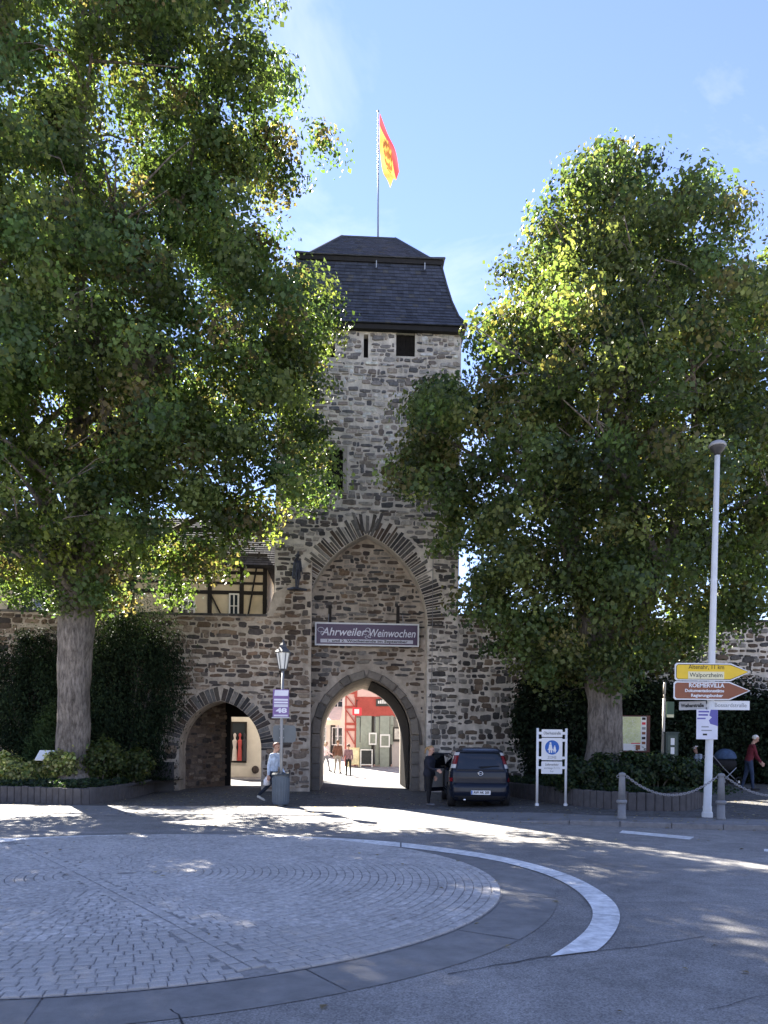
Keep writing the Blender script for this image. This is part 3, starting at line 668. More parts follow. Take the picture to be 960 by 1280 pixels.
zb, zt2 = Hp(170, 776)[1], ez
for px in (-90, -50, -8, 30, 78, 122, 165, 214, 262, 302, 331):
    x = Hp(px, 740)[0]; m = MB(); m.box(x - .085, x + .085, HY0 + .02, HY0 + .095, zb, zt2); m.build('post', BLACK, HS)
for a, b in (((324, 690), (309, 776)), ((165, 713), (150, 776)), ((222, 738), (228, 776)), ((302, 690), (316, 660)), ((5, 776), (26, 713)), ((262, 740), (280, 776)), ((96, 776), (116, 713))):
    p, q = Hp(*a), Hp(*b); m = MB(); m.bar((p[0], HY0 + .055, p[1]), (q[0], HY0 + .055, q[1]), .06, .15, (0, 1, 0)); m.build('brace', BLACK, HS)
def window(parent, x0, x1, z0, z1, y, mull=1, rows=1, fmat=None, t=.06):
    fm = fmat or WHITEP; f = MB()
    f.box(x0, x0 + t, y - .04, y + .05, z0, z1); f.box(x1 - t, x1, y - .04, y + .05, z0, z1); f.box(x0 + t, x1 - t, y - .04, y + .05, z0, z0 + t); f.box(x0 + t, x1 - t, y - .04, y + .05, z1 - t, z1)
    for i in range(mull): c = x0 + (x1 - x0) * (i + 1) / (mull + 1); f.box(c - t * .4, c + t * .4, y - .035, y + .045, z0 + t, z1 - t)
    for i in range(rows): c = z0 + (z1 - z0) * (i + 1) / (rows + 1); f.box(x0 + t, x1 - t, y - .03, y + .04, c - t * .3, c + t * .3)
    wo = f.build('window', fm, parent); boxpart('pane', GLASS, wo, x0 + t * .5, x1 - t * .5, y - .002, y + .01, z0 + t * .5, z1 - t * .5); return wo
for px0, px1, py0, py1 in ((41, 65, 745, 773), (227, 244, 750, 773), (286, 299, 742, 773), (-40, -18, 745, 773)):
    a, b = Hp(px0, py1), Hp(px1, py0); window(HS, a[0], b[0], a[1], b[1], HY0 + .0)
for px0, px1, py0, py1 in ((31, 40, 742, 774), (66, 76, 742, 774), (36, 74, 698, 711)):
    a, b = Hp(px0, py1), Hp(px1, py0); boxpart('shutter', GREENW, HS, a[0], b[0], HY0 - .03, HY0 + .018, a[1], b[1])
rt = MB(); rt.col = (.05, .05, .055); ry0, ry1, rzz = HY0 - .5, HY0 + 3.4, 11.8
rt.add([(hx0, ry0, ez - .05), (hx1 + .35, ry0, ez - .05), (hx1 + .35, ry1, rzz), (hx0, ry1, rzz), (hx0, ry1 * 2 - ry0, ez - .05), (hx1 + .35, ry1 * 2 - ry0, ez - .05)], [(0, 1, 2, 3), (3, 2, 5, 4), (0, 3, 4), (1, 5, 2), (0, 4, 5, 1)])
HSL = M('house_slate', attr=True, rough=.95, var=.25, scale=7, spec=.05); hr = rt.build('roof', HSL, HS)
k_ = MB()
for r in range(22):
    v0, v1 = r / 22, (r + 1.2) / 22; a = Vector((hx0, ry0, ez - .05)).lerp(Vector((hx0, ry1, rzz)), v0); b = Vector((hx0, ry0, ez - .05)).lerp(Vector((hx0, ry1, rzz)), min(1, v1)); x = hx0
    while x < hx1 + .3:
        x2 = min(x + .3, hx1 + .35); kk = rng.uniform(.7, 1.3); k_.col = (.05 * kk, .05 * kk, .056 * kk); k_.add([(x + .005, a.y - .02, a.z + .035), (x2 - .005, a.y - .02, a.z + .035), (x2 - .005, b.y, b.z + .01), (x + .005, b.y, b.z + .01)], [(0, 1, 2, 3)]); x = x2
k_.build('slates', HSL, hr, kind='stuff')
# shop seen through the small gateway
SH = gthing('shop_front', 'white shop front with lit window of clothes seen through small gateway', 'shop')
sy = 10.5; ax, az = FL(286, 958, sy); b1 = FL(309, 900, sy); b2 = FL(340, 900, sy)
m = MB(); m.box(ax - .5, b2[0] + 1.0, sy, sy + .3, 0, 3.9); m.build('wall', M('white_plaster'), SH)
w_ = window(SH, ax + .1, b1[0], .75, 2.75, sy - .06, 0, 0, BLACK, .07)
m = MB(); m.box(ax - .4, b2[0], sy - .12, sy - .003, .02, .6); m.build('plinth', M('white_plaster'), SH)
for i, (dx, c) in enumerate(((.20, (.55, .5, .48)), (.45, (.42, .08, .08)), (.66, (.04, .04, .05)))):
    m = MB(); m.lathe([(.13, .85), (.12, 1.0), (.10, 1.35), (.075, 1.5), (.11, 1.72), (.12, 1.82), (.05, 1.9), (.04, 1.97), (.07, 2.06), (.065, 2.14), (.02, 2.2)], (ax + .1 + dx, sy - .16, 0), 8); m.build('mannequin', M('cloth%d' % i, c, .9, .1), SH)
m = MB(); m.ell((b1[0] + .45, sy - .25, .42), (.18, .14, .2), 10, 6); m.build('flower_pot', M('terracotta_dark', (.06, .05, .05), .9), SH)
# timber board beside the small gateway
NB = gthing('notice_board', 'plain beige board with pale post beside the small gateway', 'board'); ny = -.75
a, b = FL(176, 951, ny), FL(200, 915, ny)
m = MB(); m.box(a[0], b[0], ny, ny + .04, a[1], b[1]); m.build('panel', M('beige_board', (.25, .22, .18), .85, .12, 5), NB)
m = MB(); m.box(b[0], b[0] + .09, ny - .03, ny + .06, .0, b[1] + .05); m.build('post', M('pale_post', (.42, .40, .37), .8, .1), NB)
m = MB(); m.box(a[0] - .09, a[0], ny - .03, ny + .06, .0, b[1] + .05); m.build('post', BLACK, NB)
m = MB(); m.box(a[0] - .1, b[0] + .5, ny - .12, ny - .035, .0, a[1] - .03); m.build('plinth', M('dark_plinth', (.07, .068, .07), .9, .2, 4, .3), NB)
# ------------------------------------------------------------------ the street beyond the archway
rng = random.Random(8)
def S(px, py, Y=46.0): p = P(px, py, Y); return p.x, p.z
YS = 46.0; zg = ground_z(0, YS)
RH = thing('timber_shop', 'red half-timbered shop with grey green shutters seen through the archway', 'shop', (0, 0, 0))
REDP = M('red_paint', (.36, .07, .055), .7, .15, 5); PINK = M('pink_plaster', (.62, .42, .38), .9, .08, 3); SHUT = M('grey_green_shutter', (.26, .29, .25), .6, .12, 5)
wx0 = S(431, 900)[0]; wx1 = 4.5
m = MB(); m.box(wx0, wx1, YS, YS + 6, zg - .1, 7.0); m.build('wall', PINK, RH)
def rb(name, mat, x0, x1, y0, y1, dy, t=.06, parent=None):
    a = S(x0, y1); b = S(x1, y0); mm = MB(); mm.box(a[0], b[0], YS - dy, YS - dy + t, a[1], b[1]); return mm.build(name, mat, parent or RH)
for x in (432.5, 444.5): rb('post', REDP, x - 1.6, x + 1.6, 790, 962, .06)
for y in (866, 884, 905, 912): rb('beam', REDP, 431, 446, y - 1.6, y + 1.6, .05)
for a, b in (((433, 870), (444, 884)), ((433, 888), (444, 904)), ((434, 914), (443, 930)), ((433, 850), (444, 866))):
    p, q = S(*a), S(*b); m = MB(); m.bar((p[0], YS - .03, p[1]), (q[0], YS - .03, q[1]), .06, .14, (0, 1, 0)); m.build('brace', REDP, RH)
rb('fascia', REDP, 445, 520, 872, 895, .12, .1); rb('jetty_beam', PINK, 447, 520, 862, 871, .13, .1); rb('post', REDP, 443, 447.5, 800, 872, .14)
rb('panel', PINK, 456, 466, 850, 866, .1); rb('panel', M('cream_plaster'), 449, 455, 850, 871, .1); rb('beam', REDP, 456, 520, 848, 852, .14)
sg = rb('shop_sign', M('sign_dark', (.03, .035, .035), .5, .1), 470, 492, 874, 883, .2)
for i in range(6):
    a, b = S(472.5 + i * 2.6, 879.8), S(474.4 + i * 2.6, 876.2 - (i % 3) * .6); mm = MB(); mm.box(a[0], b[0], YS - .206, YS - .202, a[1], b[1]); mm.build('letter_stroke', WHITEP, sg)
m_dark = M('shop_dark', (.03, .028, .026), .6, .1)
rb('doorway', m_dark, 463, 468, 895, 957, .03); rb('doorway', m_dark, 481, 489, 920, 958, .03); rb('window', GLASS, 445, 500, 896, 955, .02, .03)
for x0, x1, y0, y1, d in ((445, 450, 897, 951, .08), (450.5, 464.5, 895, 955, .14), (469, 474, 896, 957, .1), (474.5, 487, 895, 961, .22), (487.5, 492, 895, 930, .14), (448, 452.5, 930, 956, .1)):
    o = rb('shutter', SHUT, x0, x1, y0, y1, d)
    a = S(x0, y1); b = S(x1, y0)
    for i in range(3):
        z = a[1] + (b[1] - a[1]) * (i + .5) / 3; mm = MB(); mm.box(a[0] + .03, b[0] - .03, YS - d - .012, YS - d - .002, z - .3, z + .3); mm.build('shutter_panel', SHUT, o)
for x0, x1, y0, y1 in ((461, 471, 916, 931), (475, 487.5, 918, 934)):
    o = rb('menu_case', WHITEP, x0, x1, y0, y1, .3, .07); rb('menu_sheet', M('menu_paper', (.22, .24, .2), .8, .2, 6), x0 + 1.6, x1 - 1.6, y0 + 1.8, y1 - 1.8, .305, .02, o)
o = rb('framed_poster', m_dark, 491, 503, 909, 927, .2); rb('print', M('poster_print', (.5, .47, .42), .8, .35, 4), 493, 502, 911, 924, .205, .02, o)
rb('panel', M('warm_grey_panel', (.42, .38, .36), .8, .06), 490, 503, 927, 960, .1)
hs = thing('hanging_sign', 'small red and white hanging sign on the red timber shop', 'sign', (0, 0, 0))
a, b = S(440.5, 894, 45.2), S(452, 884.5, 45.2); m = MB(); m.box(a[0], b[0], 45.17, 45.23, a[1], b[1]); m.build('panel', M('sign_red', (.65, .04, .06), .4, .05), hs)
m = MB(); a, b = S(443, 892, 45.2), S(449, 886.5, 45.2); m.box(a[0], b[0], 45.163, 45.169, a[1], b[1]); m.build('emblem', WHITEP, hs)
m = MB(); p, q = S(446, 884, 45.2), S(446, 875, 45.2); m.bar((p[0], 45.2, p[1]), (q[0], 45.2, q[1]), .04, .04); m.bar((q[0], 45.2, q[1]), (q[0], 46.0, q[1]), .04, .04); m.build('bracket', BLACK, hs)
def aboard(name, label, px, py, Y, wd, ht, face, frame, print_=None):
    o = thing(name, label, 'sign', (P(px, py, Y).x, Y, ground_z(0, Y)))
    for s in (-1, 1):
        f = MB(); a = Vector((0, s * .22, .0)); b = Vector((0, s * .02, ht))
        for sx in (-1, 1): f.bar(a + Vector((sx * wd / 2, 0, 0)), b + Vector((sx * wd / 2, 0, 0)), .05, .04)
        f.bar(b + Vector((-wd / 2, 0, -.03)), b + Vector((wd / 2, 0, -.03)), .04, .05); f.bar(a.lerp(b, .15) + Vector((-wd / 2, 0, 0)), a.lerp(b, .15) + Vector((wd / 2, 0, 0)), .04, .05)
        fo = f.build('frame', frame, o)
        q = MB(); lo, hi = a.lerp(b, .16), b - Vector((0, 0, .05)); w2 = wd / 2 - .03; q.add([lo + Vector((-w2, s * .004, 0)), lo + Vector((w2, s * .004, 0)), hi + Vector((w2, s * .004, 0)), hi + Vector((-w2, s * .004, 0))], [(0, 1, 2, 3)] if s < 0 else [(3, 2, 1, 0)]); q.build('board', face, o)
    return o
aboard('sandwich_board', 'yellow sandwich board standing in the sunlit street', 442, 958, 45.2, .62, 1.15, M('yellow_print', (.62, .55, .34), .7, .35, 3), M('yellow_frame', (.6, .52, .3), .6))
aboard('chalk_board', 'black chalkboard in white frame before the grey green shutters', 458, 956, 45.2, .66, 1.05, M('chalkboard', (.03, .033, .033), .8, .3, 8), WHITEP)
# pale houses along the left side of the street
def house(name, label, x0, x1, y0, y1, h, wall, wins, gable=True):
    o = thing(name, label, 'house', (x0, y0, ground_z(x0, y0) - .15)); dx, dy = x1 - x0, y1 - y0
    m = MB(); m.box(0, dx, 0, dy, 0, h); m.build('wall', wall, o)
    m = MB(); m.col = (.07, .05, .045); e = .25
    m.add([(-e, -e, h), (dx + e, -e, h), (dx + e, dy + e, h), (-e, dy + e, h), (-e, dy / 2, h + dx * .55), (dx + e, dy / 2, h + dx * .55)], [(0, 1, 5, 4), (2, 3, 4, 5), (1, 2, 5), (3, 0, 4), (3, 2, 1, 0)]); m.build('roof', SLATE, o)
    for (wx, wz, ww, wh) in wins: window(o, wx, wx + ww, wz, wz + wh, -.02, 1, 1)
    return o
WH1 = M('pale_render', (.72, .68, .60), .9, .06, 2); WH2 = M('grey_render', (.50, .51, .52), .9, .06, 2)
hA = house('street_house', 'bright cream street house left of the red shop seen through archway', -5.3, -2.72, 56.0, 64.0, 7.5, WH1, [(.3, 1.0, .8, 1.3), (1.5, 1.0, .8, 1.3), (.3, 3.6, .8, 1.2), (1.5, 3.6, .8, 1.2)])
m = MB(); m.box(1.4, 1.75, -.05, -.003, .1, 2.6); m.build('door', m_dark, hA)
hB = house('street_house', 'far grey rendered street house at the left edge of the archway', -8.5, -5.0, 66.0, 74.0, 6.5, WH2, [(1.6, 1.0, .9, 1.4), (2.5, 3.6, .7, 1.2), (1.4, 3.6, .7, 1.2)])
AW = thing('awning', 'pale pink awning over a shop window seen through the archway', 'awning', (0, 0, 0))
a, b = P(397, 890, 53.5), P(426, 884, 53.5)
m = MB(); m.add([(a.x - .6, 53.2, a.z - .55), (b.x, 53.2, a.z - .55), (b.x, 55.9, a.z + .5), (a.x - .6, 55.9, a.z + .5), (a.x - .6, 53.2, a.z - .9), (b.x, 53.2, a.z - .9)], [(0, 1, 2, 3), (4, 5, 1, 0)]); m.build('canopy', M('pink_canvas', (.78, .62, .46), .9, .1, 3), AW)
for x in (a.x - .3, b.x - .15):
    m = MB(); m.tube([(x, 53.25, ground_z(0, 53.2)), (x, 53.25, a.z - .6)], .03, 6); m.build('pole', M('galvanised'), AW)
# ------------------------------------------------------------------ banner, signs, street furniture
WHITE = M('sign_white', (.70, .71, .72), .45, .04, 6); INK = M('ink', (.02, .02, .022), .6, .05); PALEPOLE = M('pale_pole_paint', (.60, .62, .63), .5, .06, 5); GALV = M('galvanised')
BN = gthing('banner', 'dark purple wine festival banner with white border over the doorway', 'banner'); by = .30
a, b = FL(393.5, 806.5, by), FL(524, 780, by); bw, bh = b[0] - a[0], b[1] - a[1]; bc = ((a[0] + b[0]) / 2, (a[1] + b[1]) / 2)
m = MB(); m.box(a[0], b[0], by, by + .03, a[1], b[1]); m.build('board', WHITE, BN)
AUB = M('aubergine', (.055, .02, .06), .34, .12, 1.2, spec=.45)
e = .055; m = MB(); m.box(a[0] + e, b[0] - e, by - .005, by - .001, a[1] + e, b[1] - e); m.build('field', AUB, BN)
m = MB(); m.box(a[0] + .2, b[0] - .22, by - .009, by - .0055, a[1] + .105, a[1] + .235); m.build('strip', M('lilac_strip', (.55, .55, .62), .5, .05), BN)
PALE = M('pale_lilac', (.66, .66, .74), .5, .03)
text('Ahrweiler', .40, PALE, BN, (bc[0] - .86, by - .009, bc[1] + .07), shear=.28, bold=.004, width=1.62)
text('Weinwochen', .40, PALE, BN, (bc[0] + .88, by - .009, bc[1] + .045), shear=.28, bold=.004, width=1.68)
text('1. und 2. Wochenende im September', .13, INK, BN, (bc[0], by - .0115, a[1] + .17), bold=.003, width=2.9)
for sx, sy_, r in ((-1.68, .14, .13), (-1.60, .02, .09), (.02, .16, .10), (-.06, .06, .12), (.10, -.06, .09), (-.02, -.10, .07)):   # swashes of the script capitals and the vine
    m = MB(); m.tube([(bc[0] + sx + r * math.cos(t * .42) * (1 - t * .03), by - .01, bc[1] + sy_ + r * .8 * math.sin(t * .42) * (1 - t * .03)) for t in range(14)], .010, 4); m.build('swash', PALE, BN)
for sx in (-1.4, 1.3):
    m = MB(); m.tube([(bc[0] + sx, by + .02, b[1] - .02), (bc[0] + sx, .58, b[1] + .35)], .012, 5); m.build('tie', GALV, BN)

def disc(m, c, r, y, n=28): m.add([(c[0] + r * math.cos(2 * math.pi * i / n), y, c[1] + r * math.sin(2 * math.pi * i / n)) for i in range(n)], [tuple(range(n))])
def panel(name, mat, parent, x0, x1, z0, z1, y, t=.012, r=.0):
    m = MB()
    if r:
        pts = []
        for cx, cz, a0 in ((x1 - r, z0 + r, -90), (x1 - r, z1 - r, 0), (x0 + r, z1 - r, 90), (x0 + r, z0 + r, 180)):
            pts += [(cx + r * math.cos(R(a0 + k * 22.5)), cz + r * math.sin(R(a0 + k * 22.5))) for k in range(5)]
        m.prism(pts, y, y + t)
    else: m.box(x0, x1, y, y + t, z0, z1)
    return m.build(name, mat, parent)
# ---- pedestrian zone sign
p = G(689, 1010, .05); q = Vector((p.x, p.y, ground_z(p.x, p.y)))
PZ = thing('pedestrian_zone_sign', 'white two-post sign with blue pedestrian disc right of the car', 'sign', q, R(4))
k = p.y / F
for s in (-1, 1):
    m = MB(); m.tube([(s * 18.2 * k, 0, 0), (s * 18.2 * k, 0, 97 * k)], .034, 12); m.build('post', WHITE, PZ, smooth=True)
    m = MB(); m.lathe([(.055, 0), (.055, .05), (.034, .07)], (s * 18.2 * k, 0, 0), 12); m.build('post_foot', WHITE, PZ)
for z0, z1, nm in ((86, 95.5, 'name_plate'), (57, 85, 'disc_plate'), (40, 55.5, 'text_plate')):
    pl = panel(nm, WHITE, PZ, -13.2 * k, 13.2 * k, z0 * k, z1 * k, -.02, .02, .02)
    for s in (-1, 1):
        for z in ((z0 + 3, z1 - 3) if z1 - z0 > 20 else ((z0 + z1) / 2,)): m = MB(); m.box(min(s * 13 * k, s * 18 * k), max(s * 13 * k, s * 18 * k), -.03, .03, z * k - .035, z * k + .035); m.build('clamp', WHITE, pl)
    if nm == 'name_plate': text('Oberhutstraße', .11, INK, pl, (0, -.023, 90.7 * k), width=.46)
    if nm == 'disc_plate':
        m = MB(); disc(m, (0, 73 * k), 9.0 * k, -.024); m.build('blue_disc', M('traffic_blue', (.015, .11, .42), .4, .04), pl)
        g = MB(); 
        for cx, s in ((-.045, 1.0), (.07, .66)):            # adult and child
            zb = 66.3 * k if s == 1 else 66.8 * k
            disc(g, (cx, zb + .255 * s), .026 * s, -.027, 12)
            g.add([(cx + x * s, -.027, zb + z * s) for x, z in ((-.035, .225), (.03, .225), (.05, .12), (.075, .07), (-.08, .07), (-.05, .12))], [(5, 4, 3, 2, 1, 0)[::-1]])
            g.add([(cx + x * s, -.0268, zb + z * s) for x, z in ((-.045, 0), (-.012, 0), (-.008, .08), (-.045, .08))], [(0, 1, 2, 3)]); g.add([(cx + x * s, -.0268, zb + z * s) for x, z in ((.015, 0), (.048, 0), (.045, .08), (.008, .08))], [(0, 1, 2, 3)])
        g.build('pictogram', WHITE, pl)
        text('ZONE', .10, M('grey_ink', (.25, .26, .27), .6, .05), pl, (0, -.023, 60.5 * k), width=.24)
    if nm == 'text_plate':
        text('Lieferverkehr', .085, INK, pl, (0, -.023, 51.5 * k), width=.36); text('werktags 7-11 h', .075, M('grey_ink'), pl, (0, -.023, 47.3 * k), width=.42); text('frei', .07, M('grey_ink'), pl, (0, -.023, 43.2 * k))
# ---- tall lamp post with direction signs
p = G(884, 1021, .12); LPY = p.y; k = LPY / F; zb = ground_z(p.x, p.y)
LP = thing('lamp_post', 'tall white lamp post with dome lantern in front of the right tree', 'lamp post', (p.x, p.y, zb)); 
hh = 455 * k; lean = 8 * k
m = MB(); m.tube([(0, 0, 0), (.0, 0, .25), (0, 0, .26), (lean * .25, 0, 2.0), (lean * .5, 0, 4.0), (lean, 0, hh)], [.098, .098, .088, .083, .074, .058], 16); m.build('pole', PALEPOLE, LP, smooth=True)
m = MB(); m.lathe([(.12, 0), (.12, .10), (.10, .13)], (0, 0, 0), 16); m.build('base_collar', PALEPOLE, LP)
m = MB(); m.lathe([(.06, -.10), (.08, -.04), (.15, .03), (.165, .09), (.165, .11)], (lean, 0, hh + .05), 20); m.build('lantern_bowl', M('dark_lantern', (.045, .045, .048), .4, .1), LP, smooth=True)
m = MB(); m.lathe([(.195, .10), (.19, .13), (.16, .185), (.09, .225), (.0, .235)], (lean, 0, hh + .05), 20); m.build('lantern_dome', M('grey_dome', (.30, .31, .33), .4, .08), LP, smooth=True)
def Lq(px, py): v = P(px, py, LPY - .12); return v.x - p.x, v.z - zb
YEL = M('sign_yellow', (.78, .52, .03), .4, .06, 5); BRN = M('sign_brown', (.23, .075, .035), .4, .08, 5)
def arrow(nm, lab, mat, x0, xs, xt, y0, y1, dy):
    a, s_, t = Lq(x0, y1), Lq(xs, y0), Lq(xt, (y0 + y1) / 2 + .5); zt = Lq(x0, y0)[1]; r = .04
    def outl(i): return [(a[0] + i + r, a[1] + i), (s_[0] - i * .5, a[1] + i), (t[0] - i * 1.3, t[1]), (s_[0] - i * .5, zt - i), (a[0] + i + r, zt - i), (a[0] + i, zt - i - r), (a[0] + i, a[1] + i + r)]
    o = thing(nm, lab, 'sign', (p.x, p.y - .12 - dy, zb)); m = MB(); m.prism(outl(0), 0, .02); m.build('border', WHITE, o)
    m = MB(); m.prism(outl(.028), -.004, -.0005); m.build('field', mat, o)
    if mat is YEL:
        po = outl(.034); m = MB(); m.tube([(x, -.006, z) for x, z in po + po[:1]], .006, 4); m.build('outline', INK, o)
    for zz in ((a[1] + zt) / 2 - .1, (a[1] + zt) / 2 + .1): m = MB(); m.box(lean * .2 - .13, lean * .2 + .13, .021, .2, zz - .02, zz + .02); m.build('bracket', GALV, o)
    return o
o = arrow('direction_sign', 'yellow arrow sign pointing right to Altenahr on lamp post', YEL, 843.5, 914, 938, 828.5, 850.5, .0)
c = Lq(883, 834); text('Altenahr, 11 km', .14, INK, o, (c[0], -.007, c[1]), width=.80)
pl = panel('overlay', M('pale_overlay', (.75, .70, .45), .5, .05), o, Lq(860, 848)[0], Lq(905, 848)[0], Lq(880, 849)[1], Lq(880, 839.5)[1], -.0075, .003)
c = Lq(882.5, 844); text('Walporzheim', .14, INK, o, (c[0], -.0095, c[1]), width=.74)
o = arrow('direction_sign', 'brown arrow sign pointing right to Roemervilla under yellow sign', BRN, 842, 912, 938, 851.5, 874.5, .0)
c = Lq(883, 857); text('ROEMERVILLA', .13, WHITE, o, (c[0], -.006, c[1]), bold=.004, width=.80)
c = Lq(880.5, 863.5); text('Dokumentationsstätte', .095, WHITE, o, (c[0], -.006, c[1]), bold=.003, width=.88)
c = Lq(883.5, 869.5); text('Regierungsbunker', .095, WHITE, o, (c[0], -.006, c[1]), bold=.003, width=.72)
o = thing('street_name_plate', 'white plate reading Bossardstraße right of the lamp post', 'sign', (p.x, p.y - .03, zb), R(0))
a, b = Lq(891, 887), Lq(939, 876); pl = panel('plate', WHITE, o, a[0], b[0], a[1], b[1], -.02, .02, .015); text('Bossardstraße', .13, M('grey_ink'), o, ((a[0] + b[0]) / 2, -.023, (a[1] + b[1]) / 2), width=.72)
m = MB(); m.box(.06, a[0] + .05, .0, .03, a[1] + .05, a[1] + .12); m.build('bracket', GALV, o)
o = thing('street_name_plate', 'grey plate with dark street name left of the lamp post', 'sign', (p.x, p.y - .05, zb), R(-38))
a, b = Lq(856, 887), Lq(882, 877); wd = (b[0] - a[0]) / math.cos(R(38)); pl = panel('plate', M('plate_grey', (.42, .43, .45), .45, .05), o, -wd - .07, -.07, a[1] + .01, b[1] + .02, -.02, .02, .012); text('Weiherstraße', .12, INK, o, (-wd / 2 - .07, -.023, (a[1] + b[1]) / 2 + .015), bold=.004, width=wd * .86)
m = MB(); m.box(-.1, .05, .0, .03, a[1] + .06, a[1] + .14); m.build('bracket', GALV, o)
o = thing('poster', 'white and violet paper poster fixed on the lamp post', 'poster', (p.x, p.y - .105, zb))
a, b = Lq(870.5, 924), Lq(897.5, 887); panel('sheet', M('poster_white', (.66, .66, .74), .6, .05, 4), o, a[0], b[0], a[1], b[1], -.012, .01)
VIO = M('violet', (.13, .12, .36), .6, .06); m = MB(); w_, h_ = b[0] - a[0], b[1] - a[1]
m.prism([(b[0] - w_ * .34, b[1] - .003), (b[0] - w_ * .40, b[1] - h_ * .2), (b[0] - w_ * .28, b[1] - h_ * .26), (b[0] - w_ * .42, b[1] - h_ * .36), (b[0] - w_ * .36, b[1] - h_ * .48), (b[0] - .003, b[1] - h_ * .55), (b[0] - .003, b[1] - .003)][::-1], -.016, -.0125); m.build('violet_shape', VIO, o)
for i, (fx, fz, s_, tx) in enumerate(((.36, .93, .07, 'Lange Nacht'), (.36, .82, .07, 'Ahrweiler'), (.30, .70, .06, 'Sommer'), (.5, .42, .045, 'Programm 19 Uhr'), (.5, .30, .045, 'Musik Markt'))):
    boxpart('print_line', VIO if i < 3 else M('grey_ink'), o, a[0] + w_ * (fx - .27), a[0] + w_ * (fx + .22 - .05 * i % .2), -.0165, -.0125, a[1] + h_ * fz - s_ * .3, a[1] + h_ * fz + s_ * .25)
boxpart('print_block', INK, o, a[0] + w_ * .3, a[0] + w_ * .5, -.016, -.0125, a[1] + h_ * .13, a[1] + h_ * .19)
# ---- bollards with chain
BOL = M('bollard_grey', (.20, .205, .215), .6, .12, 8, .2, 60); bpos = []
for i, (px, lab) in enumerate(((777, 'grey ringed bollard left of the white lamp post'), (901, 'grey ringed bollard just right of the white lamp post'), (1026, 'grey bollard at the right edge of the pavement'))):
    b = G(px, 1023.5 + i * .6, .12); b.z = ground_z(b.x, b.y); bpos.append(b)
    if i == 2: continue
    o = thing('bollard', lab, 'bollard', b, group='bollards along the kerb')
    m = MB(); m.lathe([(.105, 0), (.105, .04), (.088, .07), (.083, .34)], (0, 0, 0), 18); m.build('base', BOL, o, smooth=True)
    m = MB(); m.lathe([(.083, .34), (.112, .355), (.116, .385), (.112, .41), (.08, .43)], (0, 0, 0), 18); m.build('ring', BOL, o, smooth=True)
    m = MB(); m.lathe([(.08, .43), (.066, .90), (.058, .94), (.072, .955), (.076, .985), (.06, 1.01), (.0, 1.025)], (0, 0, 0), 18); m.build('shaft', BOL, o, smooth=True)
    for s in (-1, 1): m = MB(); m.tube([(s * (.085 + .03 * math.cos(t)), 0, .93 + .03 * math.sin(t)) for t in [i_ * .7 for i_ in range(10)]], .009, 5); m.build('eye', BOL, o)
def chain(lab, A, B, sag, n):
    o = thing('chain', lab, 'chain', (0, 0, 0), group='chains between bollards'); m = MB()
    for i in range(n):
        t0, t1 = i / n, (i + 1) / n; c = lambda t: A.lerp(B, t) + Vector((0, 0, -sag * 4 * t * (1 - t)))
        a, b = c(t0), c(t1); d = (b - a); u = Vector((0, 0, 1)) if i % 2 else Vector((0, 1, 0)); s = (d.cross(u)).normalized() * .019; e = d * .22
        m.tube([a - e + s * .4, a + s, b + s, b + e + s * .4, b + e - s * .4, b - s, a - s, a - e - s * .4, a - e + s * .4], .0075, 4)
    m.build('links', M('chain_grey', (.30, .30, .31), .6, .15, 20), o)
U = Vector((0, 0, .93)); chain('chain sagging between the two grey bollards', bpos[0] + U + Vector((.11, 0, 0)), bpos[1] + U - Vector((.11, 0, 0)), .40, 44)
chain('chain running off to the right of the second bollard', bpos[1] + U + Vector((.11, 0, 0)), bpos[2] + U, .40, 44)
# ---- lantern post on the left, with poster and back of a sign
p = G(351, 1007, .012); k = p.y / F; LN = thing('street_lantern', 'old style street lantern on grey pole before the brown wall', 'street lamp', (p.x, p.y, ground_z(p.x, p.y)))
LM = M('lantern_metal', (.07, .075, .085), .5, .1); POLE = M('zinc_pole', (.27, .28, .29), .5, .12, 5, metal=.3)
m = MB(); m.tube([(0, 0, 0), (.0, 0, 2.2), (.02, 0, 168 * k)], [.042, .042, .035], 12); m.build('pole', POLE, LN, smooth=True)
m = MB(); m.lathe([(.075, 0), (.075, .05), (.045, .07)], (0, 0, 0), 12); m.build('foot', POLE, LN)
lz_ = 168 * k; lx_ = .02
m = MB(); m.lathe([(.035, 0), (.07, .03), (.105, .05), (.11, .06)], (lx_, 0, lz_), 6); m.build('lantern_base', LM, LN)
m = MB(); m.tube([(lx_, 0, lz_ + .06), (lx_, 0, lz_ + .50)], [.10, .195], 6, False); m.build('lantern_glass', M('opal_glass', (.74, .74, .68), .25, .05, spec=.5), LN)
for i in range(6):
    a = 2 * math.pi * i / 6; m = MB(); x0 = Vector((lx_, 0, lz_ + .06)); 
    m.tube([(lx_ + .103 * math.cos(a + .0), .103 * math.sin(a), lz_ + .06), (lx_ + .198 * math.cos(a), .198 * math.sin(a), lz_ + .50)], .010, 4); m.build('glazing_bar', LM, LN)
m = MB(); m.lathe([(.225, .49), (.235, .515), (.15, .60), (.10, .64), (.10, .70), (.05, .76), (.02, .80), (.03, .83), (.0, .87)], (lx_, 0, lz_), 6); m.build('lantern_roof', LM, LN)
o = thing('hanging_poster', 'violet and white event poster on the lantern pole', 'poster', (p.x, p.y - .05, LN.location.z))
pz = lambda py: (1007 - py) * k
panel('board', M('poster_violet', (.20, .13, .30), .5, .1, 5), o, -.235, .20, pz(896.5), pz(862), -.02, .015, .02)
pw_ = M('poster_white'); m = MB(); m.prism([(-.20, pz(870)), (.17, pz(870)), (.19, pz(863)), (-.18, pz(863))], -.024, -.0205); m.build('sky_block', pw_, o)
